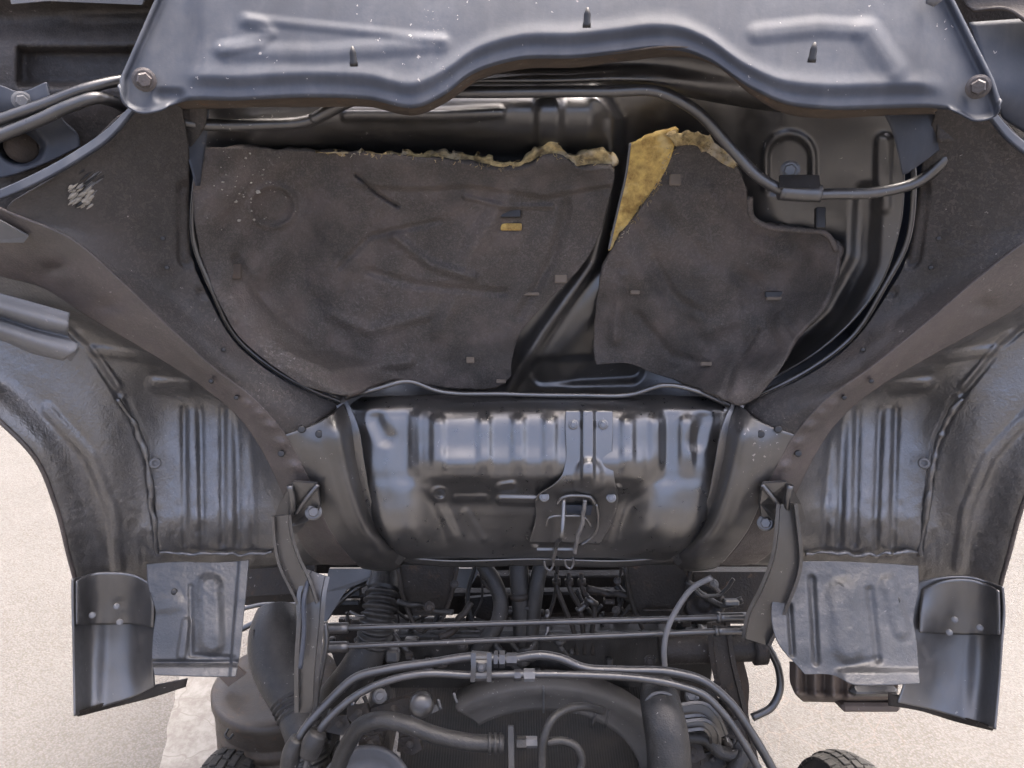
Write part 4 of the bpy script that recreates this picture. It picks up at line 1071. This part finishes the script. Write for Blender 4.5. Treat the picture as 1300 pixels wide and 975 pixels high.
tube('hook_bar', [(912, 836, 1.68), (914, 860, 1.68), (904, 872, 1.68)], .006, 'dirty', CH, 8, 14)
tube('hook_bar', [(918, 850, 1.69), (926, 868, 1.69), (920, 880, 1.69), (912, 876, 1.69)], .006, 'dirty', CH, 8, 14)
# assorted brackets in the dark
plate('spring_bracket', [(418, 722, 1.78), (500, 722, 1.80), (470, 742, 1.80), (440, 748, 1.78), (414, 790, 1.76), (402, 790, 1.76), (410, 752, 1.77)], 'black', CH, 0.03)
plate('spring_bracket', [(880, 726, 1.78), (985, 726, 1.80), (975, 780, 1.80), (930, 778, 1.79), (890, 778, 1.78)], 'dirty', CH, 0.05)
plate('cross_gusset', [(560, 722, 1.9), (610, 722, 1.9), (596, 748, 1.9), (575, 744, 1.9)], 'black', CH, 0.02)
plate('cross_gusset', [(590, 760, 1.93), (640, 755, 1.93), (640, 770, 1.93), (625, 790, 1.93), (600, 782, 1.93), (592, 792, 1.93)], 'dirty', CH, 0.02)
plate('oil_tray', [(410, 800, 1.90), (545, 795, 1.92), (560, 850, 1.92), (440, 880, 1.90)], 'dirty', CH, 0.04)
plate('oil_tray', [(560, 800, 2.0), (900, 785, 2.0), (905, 850, 2.0), (560, 860, 2.0)], 'dirty', CH, 0.05)
plate('side_sheet', [(300, 715, 2.2), (400, 715, 2.2), (398, 752, 2.2), (305, 758, 2.2)], 'dirty', CH, 0.02)
tube('brake_line', [(300, 775, 2.0), (330, 768, 2.0), (385, 765, 2.0), (420, 740, 1.98)], .006, 'black', CH, 8, 24)
tube('brake_line', [(300, 802, 1.95), (335, 786, 1.95), (385, 776, 1.95)], .008, 'black', CH, 8, 24)
tube('brake_line', [(410, 790, 1.80), (430, 765, 1.80), (455, 745, 1.80), (480, 735, 1.8)], .007, 'black', CH, 8, 24)
box('relay_block', at(452, 750, 1.84), (.026, .02, .026), 'clip', CH, CAMAX); box('relay_block', at(444, 764, 1.83), (.05, .02, .012), 'clip', CH, CAMAX)
bolt(at(406, 752, 1.755), view_axis(406, 752), .009, CH, 'black'); bolt(at(471, 739, 1.79), view_axis(471, 739), .007, CH, 'black')
lathe('spring_eye', [(.045, 0), (.05, .02), (.038, .035), (.03, .02), (.02, .03), (.01, .04)], at(893, 765, 1.76), view_axis(893, 765), 'dirty', CH, 24)
bolt(at(905, 742, 1.75), view_axis(905, 742), .009, CH, 'steel')
for k in range(26):
    x, y = rng.uniform(470, 900), rng.uniform(800, 855)
    s = rng.uniform(.008, .03)
    box('small_fitting', at(x, y, rng.uniform(1.80, 1.92)), (s, s, s * rng.uniform(.5, 1.6)), ('dirty', 'black')[k % 2], CH, CAMAX, .2)
for k in range(12):
    x = rng.uniform(480, 880)
    tube('wiring', [(x, 715, 1.86), (x + rng.uniform(-12, 12), 760, 1.85), (x + rng.uniform(-25, 25), 800, 1.84), (x + rng.uniform(-40, 40), 850, 1.86)], rng.uniform(.003, .007), ('rubber', 'dirty')[k % 2], CH, 7, 24)

for (x0, y0, x1, y1) in ((300, 700, 1000, 728), (300, 728, 398, 762), (440, 728, 562, 768), (592, 726, 686, 752), (702, 728, 1000, 756), (604, 760, 1000, 792), (430, 786, 560, 850)):
    plate('grille_panel', [(x0, y0, 2.30), (x1, y0, 2.30), (x1, y1, 2.32), (x0, y1, 2.32)], 'dirty', CH, .02)
def loom(x, y, dx, dy, d, r, sag, mat):
    tube('wiring', [(x, y, d), (x + dx * .3, y + dy * .25 + sag, d - .01), (x + dx * .65, y + dy * .7 + sag, d + .01), (x + dx, y + dy, d)], r, mat, CH, 8, 26, wobble=.006)
for k in range(34):
    x = rng.uniform(415, 900); y = rng.uniform(735, 830)
    loom(x, y, rng.uniform(-70, 90), rng.uniform(-10, 50), rng.uniform(1.66, 1.86), rng.uniform(.003, .009), rng.uniform(-8, 14), ('rubber', 'dirty', 'black', 'rubber')[k % 4])
for k in range(22):
    x = rng.uniform(410, 520) if k % 2 else rng.uniform(865, 955); y = rng.uniform(868, 985)
    loom(x, y, rng.uniform(-30, 40), rng.uniform(20, 60), rng.uniform(1.58, 1.66), rng.uniform(.004, .010), rng.uniform(-6, 8), ('rubber', 'dirty', 'black')[k % 3])
for k in range(26):
    x = rng.uniform(415, 560) if k % 2 else rng.uniform(770, 930); y = rng.uniform(735, 850)
    c = at(x, y, rng.uniform(1.70, 1.85)); s_ = rng.uniform(.012, .030)
    CB = box('connector', c, (s_ * rng.uniform(.7, 1.6), s_, s_ * rng.uniform(.5, 1.1)), ('clip', 'dirty', 'black')[k % 3], CH, CAMAX, .2)
for k in range(7):
    x = rng.uniform(420, 600) if k % 2 else rng.uniform(760, 950); y = rng.uniform(735, 860)
    bolt(at(x, y, rng.uniform(1.66, 1.74)), view_axis(x, y - 150), rng.uniform(.005, .009), CH, 'dirty')
for (x, y, d) in ((880, 955, 1.57), (905, 965, 1.58), (890, 912, 1.58), (930, 925, 1.60), (455, 905, 1.60), (500, 900, 1.61), (430, 920, 1.60), (520, 945, 1.60), (470, 945, 1.58)):
    plate('small_bracket', [(x - 14, y - 8, d), (x + 10, y - 12, d), (x + 16, y + 6, d - .01), (x + 4, y + 14, d - .01), (x - 16, y + 9, d)], 'dirty', CH, .012)
    bolt(at(x, y, d - .012), view_axis(x, y), .005, CH, 'dirty')

# hinge torsion rods
for (a, b, hub, end, lab) in (((408, 798, 1.56), (948, 783, 1.56), (424, 797), (926, 784), 'upper thin black rod running across the bay below the cab'),
                    ((408, 822, 1.55), (945, 800, 1.55), (427, 820), (925, 801), 'lower thin black rod running across the bay below the cab')):
    R = thing('torsion_rod', lab, 'rod', tuple(at(*a)), 'torsion rods below the cab')
    tube('rod', [a, ((a[0] + b[0]) / 2, (a[1] + b[1]) / 2, a[2] + .002), b], .0062, 'pipe', R, 10, 20)
    tube('rod_socket', [(a[0], a[1], a[2]), (a[0] + 34, a[1] - 1, a[2])], .0115, 'black', R, 14, 5)
    tube('rod_socket', [(b[0] - 36, b[1] + 1, b[2]), (b[0] - 20, b[1] + .5, b[2]), (b[0], b[1], b[2])], .0095, 'black', R, 14, 6)
    tube('lock_ring', [(b[0] - 38, b[1] + 1, b[2]), (b[0] - 34, b[1] + 1, b[2])], .0115, 'black', R, 14, 3)

# big hoses in the centre, each a thing of its own
def hose(label, pts, r, mat='rubber', n=14, samples=40, name='hose', rings=None, clampat=None):
    W = at(*np.array(pts, float).T)
    T = thing(name, label, 'hose', tuple(W[-1]))
    tube('hose_body', pts, r, mat, T, n, samples)
    if clampat:
        for (x, y, d, x2, y2, rr) in clampat:
            tube('hose_clamp', [(x, y, d), (x2, y2, d)], rr, 'dirty', T, 16, 3)
    return T
hose('ridged hose bending down left of the two upright hoses', [(612, 715, 1.76), (628, 740, 1.75), (636, 765, 1.74), (632, 790, 1.74), (618, 812, 1.75), (600, 835, 1.77)], .0185)
hose('thicker upright hose with a clamp, left of the pair', [(658, 712, 1.75), (660, 745, 1.745), (663, 790, 1.75), (662, 840, 1.77)], .0225, clampat=[(660, 752, 1.745, 661, 760, .025)])
hose('smooth upright hose, right of the pair', [(688, 712, 1.74), (682, 740, 1.735), (676, 790, 1.74), (672, 835, 1.76)], .018)
for i, x in enumerate((706, 722, 738)):
    hose('thin brake hose, %s of three side by side right of the centre' % ('leftmost', 'middle', 'rightmost')[i],
         [(x, 728, 1.78), (x + 1, 745, 1.77), (x + 10 + 3 * i, 770, 1.77), (x + 22 - 4 * i, 800, 1.78), (x + 26 - 6 * i, 830, 1.80)], .0062, 'dirty', 9,
         clampat=[(x, 735, 1.775, x + 1, 743, .010)])
# bellows
BH = thing('bellows_hose', 'black corrugated bellows hose dropping below the left stay', 'hose', tuple(at(480, 830, 1.80)))
pts = np.array([(492, 722, 1.80), (486, 752, 1.76), (480, 785, 1.73), (474, 815, 1.73), (455, 850, 1.74), (425, 890, 1.76), (405, 940, 1.78)], float)
C = curve(np.column_stack([at(*pts.T), np.arange(7.0)]), 260)
t = np.linspace(0, 1, 260); amp = smooth(.10, .14, t) * (1 - smooth(.36, .40, t))
V, F = tube_geo(C[:, :3], .038 + .005 * amp * np.sin(t * 260 / 260 * 2 * math.pi * 30) + .006 * smooth(.4, .5, t), 20)
link('bellows', V, F, 'rubber', BH)

hose('thin grey cable looping from the rail end down to the cooling pipes', [(903, 733, 1.47), (880, 746, 1.49), (860, 772, 1.50), (847, 800, 1.50), (843, 826, 1.50), (844, 848, 1.50)], .0058, 'steel', 10, 40, 'cable')

# ---- air-conditioning pipes
def ac(label, pts, r):
    T = thing('cooling_pipe', label, 'pipe', tuple(at(*pts[-1])), 'cooling pipes over the radiator')
    tube('pipe_run', pts, r, 'pipe', T, 14, 120)
    return T
A1 = ac('upper cooling pipe bent across the bay above the radiator', [(358, 1000, 1.44), (372, 955, 1.44), (384, 930, 1.44), (420, 888, 1.45), (452, 860, 1.45), (490, 850, 1.45), (550, 841, 1.45), (600, 834, 1.45), (640, 837, 1.45), (692, 832, 1.45), (712, 836, 1.45), (738, 847, 1.45), (790, 851, 1.45), (850, 853, 1.45), (892, 864, 1.45), (925, 890, 1.45), (955, 932, 1.45), (990, 992, 1.45)], .0088)
A2 = ac('lower cooling pipe running just beneath the upper one', [(382, 1000, 1.43), (394, 955, 1.43), (402, 934, 1.43), (436, 895, 1.43), (468, 874, 1.43), (500, 862, 1.43), (530, 856, 1.43), (600, 857, 1.43), (660, 856, 1.43), (740, 857, 1.43), (810, 861, 1.43), (860, 870, 1.43), (893, 882, 1.43), (920, 908, 1.43), (945, 945, 1.43), (972, 992, 1.43)], .0074)
tube('pipe_sleeve', [(366, 975, 1.435), (371, 955, 1.435), (379, 938, 1.435)], [.017, .019, .016], 'rubber', A1, 16, 12)
tube('pipe_sleeve', [(392, 960, 1.42), (398, 942, 1.42), (404, 930, 1.42)], [.018, .021, .017], 'rubber', A2, 16, 12)
for x0, x1, r, pt in ((598, 624, .0135, 'clamp_sleeve'), (627, 632, .016, 'pipe_nut'), (634, 641, .0165, 'pipe_nut'), (643, 656, .0125, 'pipe_nut')):
    V, F = tube_geo([at(x0, 837 if x0 > 620 else 835, 1.45), at(x1, 837, 1.45)], r, 6 if pt == 'pipe_nut' else 14)
    link(pt, V, F, 'pipe', A1, flat=True)
for x0, x1, r, pt in ((600, 621, .0115, 'clamp_sleeve'), (653, 661, .0105, 'pipe_nut'), (665, 679, .012, 'pipe_nut')):
    V, F = tube_geo([at(x0, 857, 1.43), at(x1, 857, 1.43)], r, 6 if pt == 'pipe_nut' else 14)
    link(pt, V, F, 'steel' if x0 == 665 else 'pipe', A2, flat=True)
PC = thing('pipe_clamp', 'small bolted clamp block holding the two cooling pipes together', 'clamp', tuple(at(611, 860, 1.43)))
box('clamp_body', at(611, 848, 1.435), (.034, .018, .034), 'pipe', PC, CAMAX, .2)
bolt(at(611, 847, 1.424), view_axis(611, 847), .006, PC, 'pipe')
strap('clamp_strap', [(601, 829, 1.415, 3), (601, 848, 1.412, 3), (600, 866, 1.414, 3)], 3, 'pipe', PC, .003); strap('clamp_strap', [(621, 829, 1.415, 3), (621, 848, 1.412, 3), (621, 866, 1.414, 3)], 3, 'pipe', PC, .003)

# ---- radiator
RAD = thing('radiator', 'dark radiator with a round fan shroud at the foot of the bay', 'radiator', tuple(atY(700, 1060, 1.36)))
YR = 1.30
cR = atY(690, 870, YR) - np.array([0, 0, .34])
def ring_pts(r, Y, a0, a1, n):
    return [np.array([cR[0] + r * math.cos(a), Y, cR[2] + r * math.sin(a)]) for a in np.linspace(a0, a1, n)]
A0, A1r = math.radians(-4), math.radians(128)
nA = 110
rings = [ring_pts(.340, YR + .05, A0, A1r, nA), ring_pts(.340, YR, A0, A1r, nA), ring_pts(.333, YR - .006, A0, A1r, nA),
         ring_pts(.300, YR + .004, A0, A1r, nA), ring_pts(.262, YR + .010, A0, A1r, nA), ring_pts(.254, YR + .006, A0, A1r, nA), ring_pts(.253, YR + .05, A0, A1r, nA)]
W = np.array(rings).reshape(-1, 3)
sh = link('fan_shroud', W, grid_faces(len(rings), nA).tolist(), 'shroud', RAD); fix_normals(sh)
md = sh.modifiers.new('thickness', 'SOLIDIFY'); md.thickness = .003
box('radiator_core', cR + np.array([0, .115, -.06]), (.74, .05, .66), 'core', RAD, None, .02)
box('shroud_panel', cR + np.array([.02, .085, .335]), (.80, .02, .17), 'rubber', RAD, None, .2)
box('header_tank', cR + np.array([.02, .115, .375]), (.78, .06, .07), 'gloss', RAD, None, .3)
tube('shroud_seam', [tuple(np.array([690, 905, 0])), (690, 871, 0)], .0022, 'steel', RAD, 6, 8, lambda x, y, d: np.array([atY(a, b, YR - .004) for a, b in zip(x, y)]))
for x, y in ((558, 896), (578, 888)):
    tube('shroud_pin', [(x - 2, y - 8, 1.60), (x + 2, y + 4, 1.60)], .003, 'steel', RAD, 6, 4)
for x in (757, 774):
    tube('shroud_rib', [(x, 902, 1.60), (x - 6, 924, 1.60)], .0035, 'rubber', RAD, 6, 4)
plate('shroud_bracket', [(470, 900, 1.60), (540, 878, 1.60), (548, 900, 1.60), (522, 922, 1.60), (475, 930, 1.60)], 'dirty', RAD, .02)
strap('shroud_bracket', [(516, 916, 1.57, 4), (540, 905, 1.57, 4), (556, 898, 1.57, 4)], 4, 'black', RAD, .004)
lathe('sensor_cap', [(.026, 0), (.026, .03), (.02, .04), (.008, .042)], at(535, 893, 1.58), view_axis(535, 760), 'black', RAD, 20)
bolt(at(482, 884, 1.585), view_axis(482, 884), .010, RAD, 'black')
bolt(at(878, 884, 1.56), view_axis(878, 884), .010, RAD, 'black')
plate('side_support', [(870, 872, 1.60), (905, 876, 1.60), (950, 940, 1.62), (960, 990, 1.62), (868, 990, 1.60)], 'dirty', RAD, .03)
strap('side_channel', [(864, 902, 1.54, 6), (895, 902, 1.54, 6), (906, 912, 1.54, 5), (918, 935, 1.55, 4)], 6, 'black', RAD, .006, flange=.008)
strap('side_channel', [(864, 922, 1.53, 4), (900, 923, 1.53, 4), (908, 935, 1.54, 4), (908, 945, 1.55, 4)], 4, 'black', RAD, .006, flange=.006)

# ---- hoses over the radiator
HL = hose('fat black hose ending in a ribbed fitting left of the fan opening', [(425, 985, 1.50), (440, 948, 1.49), (458, 922, 1.48), (480, 914, 1.47), (510, 918, 1.46), (555, 934, 1.45), (600, 943, 1.45), (640, 944, 1.45)], .0168, 'rubber', 16, 60)
for x in (622, 629, 636):
    tube('ferrule', [(x - 2, 944, 1.45), (x + 2, 944, 1.45)], .020, 'rubber', HL, 16, 3)
V, F = tube_geo([at(656, 943, 1.45), at(668, 943, 1.45)], .0135, 6); link('hose_nut', V, F, 'rubber', HL, flat=True)
V, F = tube_geo([at(668, 942, 1.45), at(682, 942, 1.45)], .011, 6); link('hose_nut', V, F, 'steel', HL, flat=True)
plate('fitting_tab', [(645, 922, 1.445), (652, 922, 1.445), (653, 985, 1.445), (646, 985, 1.445)], 'pipe', HL, .006)
hose('thin dusty hose arching over the radiator core', [(688, 1000, 1.42), (688, 968, 1.42), (690, 940, 1.42), (700, 915, 1.43), (718, 901, 1.45), (742, 897, 1.47), (765, 902, 1.50)], .0085, 'rubber', 12, 50)
hose('thin hose curling down beside the arched one', [(692, 943, 1.43), (715, 941, 1.43), (731, 948, 1.43), (738, 962, 1.43), (734, 985, 1.43)], .0085, 'rubber', 12, 40)
BHz = hose('wide dusty coolant hose at the right of the fan opening', [(836, 872, 1.55), (838, 890, 1.50), (843, 915, 1.47), (848, 945, 1.46), (850, 1000, 1.46)], [.034, .040, .042, .043, .043], 'rubber', 22, 40)
tube('hose_clamp', [(820, 890, 1.478), (828, 882, 1.470), (838, 879, 1.466), (850, 882, 1.47), (858, 890, 1.48)], .003, 'steel', BHz, 8, 20)
hose('dark hose curving away behind the lower pipe on the right', [(870, 935, 1.56), (895, 938, 1.56), (915, 955, 1.56), (935, 958, 1.55), (945, 940, 1.56)], .014, 'rubber', 12, 40)
tube('elbow', [(920, 990, 1.55), (938, 970, 1.54), (944, 950, 1.55), (936, 942, 1.56)], .016, 'rubber', None, 14, 24)
tag(bpy.data.objects['elbow'], 'bent rubber elbow in the lower right of the bay', 'hose')

# engine with its belt pulley; unseen body added to block light from below
EN = thing('engine', 'engine with an added unseen body, whose grey grooved pulley rim shows at the bottom edge, left of the radiator', 'engine', (0.03, 0.45, 0.20))
cP = at(462, 1014, 1.50)
lathe('pulley', [(.088, -.030), (.100, -.030), (.101, -.020), (.096, -.016), (.101, -.012), (.101, -.002), (.096, .002), (.090, .002), (.086, -.006), (.082, -.006), (.078, -.016), (.03, -.022), (.03, -.01), (.001, -.01)], cP, np.array([.06, -.50, .86]), 'pulley', EN, 72)
box('unseen_engine_block', (.03, .42, .52), (.46, 1.10, .56), 'dirty', EN, None, .12)
box('unseen_rocker_cover', (.03, .35, .87), (.26, .85, .14), 'black', EN, None, .3)
box('unseen_oil_sump', (.03, .42, .19), (.36, .80, .10), 'dirty', EN, None, .3)

# ---- air cleaner
AC = thing('air_cleaner', 'round black air cleaner drum with a wide intake duct', 'air cleaner', tuple(at(350, 1010, 1.85)))
ax_d = np.array([0.05, 0.12, 1.0]); cD = at(352, 868, 1.88)
prof = [(.150, -.60), (.152, -.26)]
for k in range(4):
    z = -.21 + k * .040
    prof += [(.152, z), (.146, z + .008), (.146, z + .016), (.152, z + .024)]
prof += [(.154, -.03), (.158, -.02), (.158, .0), (.150, .006), (.120, .0), (.02, .01)]
lathe('drum', prof, cD, ax_d, 'drum', AC, 56)
plate('drum_lid_tab', [(276, 858, 1.84), (300, 846, 1.84), (312, 856, 1.84), (290, 872, 1.84)], 'brown', AC, .01)
tube('drum_clip', [(290, 925, 1.73), (286, 934, 1.72), (291, 938, 1.72), (296, 932, 1.72)], .003, 'clip', AC, 7, 14)
duct = np.array([(352, 775, 1.78), (352, 800, 1.75), (354, 830, 1.72), (362, 862, 1.68), (376, 900, 1.64), (386, 930, 1.61), (394, 965, 1.60), (398, 1010, 1.60)], float)
rad = np.array([.048, .064, .068, .060, .046, .043, .042, .042])
C = curve(np.column_stack([at(*duct.T), rad]), 200); t = np.linspace(0, 1, 200)
rr = C[:, 3] + .003 * np.sin(t * 2 * math.pi * 36) * smooth(.50, .52, t) * (1 - smooth(.60, .62, t)) + .003 * np.sin(t * 2 * math.pi * 36) * smooth(.74, .76, t) * (1 - smooth(.82, .84, t))
V, F = tube_geo(C[:, :3], rr, 26); link('intake_duct', V, F, 'rubber', AC)
tube('duct_seam', [(322, 800, 1.70), (328, 830, 1.67), (345, 866, 1.635), (358, 895, 1.605)], .004, 'dirty', AC, 8, 24)
tube('vent_pipe', [(412, 790, 1.50), (414, 812, 1.50), (410, 840, 1.50), (402, 880, 1.50), (396, 912, 1.50)], .0065, 'black', None, 10, 30)
tag(bpy.data.objects['vent_pipe'], 'slim black upright rod between the hinge link and the cooling pipes', 'rod')

# ================================================================== front wheels
def wheel(label, px, top_y, d):
    top = at(px, top_y, d) - np.array([0, .085, .060]); R = top[2] / 2
    c = np.array([top[0], top[1], R])
    T = thing('front_wheel', label, 'wheel', (c[0], c[1], 0.0), 'front wheels')
    w = .115
    prof = [(R * .58, -w * .42), (R * .75, -w * .50), (R * .90, -w * .48), (R * .94, -w * .42), (R * .975, -w * .27), (R * .99, 0), (R * .975, w * .27), (R * .94, w * .42), (R * .90, w * .48), (R * .75, w * .50), (R * .58, w * .42)]
    lathe('tyre', prof, c, (1, 0, 0), 'tyre', T, 72)
    lathe('rim', [(R * .2, -w * .2), (R * .55, -w * .3), (R * .60, -w * .42), (R * .60, w * .42), (R * .55, w * .3), (R * .2, w * .2)], c, (1, 0, 0), 'steel', T, 40)
    V, F = [], []
    for k in range(44):
        for lane, (x0, ww) in enumerate(((-.40, .17), (-.18, .15), (0.0, .15), (.18, .15), (.40, .17))):
            a = 2 * math.pi * (k + .5 * (lane % 2)) / 44
            rad = R * (1.0 - .30 * (abs(x0) ** 2))
            er = np.array([0, math.cos(a), math.sin(a)]); et = np.array([0, -math.sin(a), math.cos(a)])
            tl = abs(x0) * .75 * np.sign(x0)
            ex = np.array([math.cos(tl), 0, 0]) - er * math.sin(tl); ez = er * math.cos(tl) + np.array([math.sin(tl), 0, 0])
            bv, bf = box_geo(c + np.array([x0 * w, 0, 0]) + er * rad * .985, (ww * w, R * .115, R * .035), np.array([ex, et, ez]), .12)
            F += [[i + len(V) for i in f] for f in bf]; V += bv
    tr = fix_normals(link('tread_blocks', V, F, 'tyre', T, flat=True)); tr['kind'] = 'stuff'
    return T
wheel('front tyre top beside the air cleaner drum at the lower left', 270, 950, 1.66)
wheel('front tyre top on bare ground at the lower right', 1108, 958, 1.74)
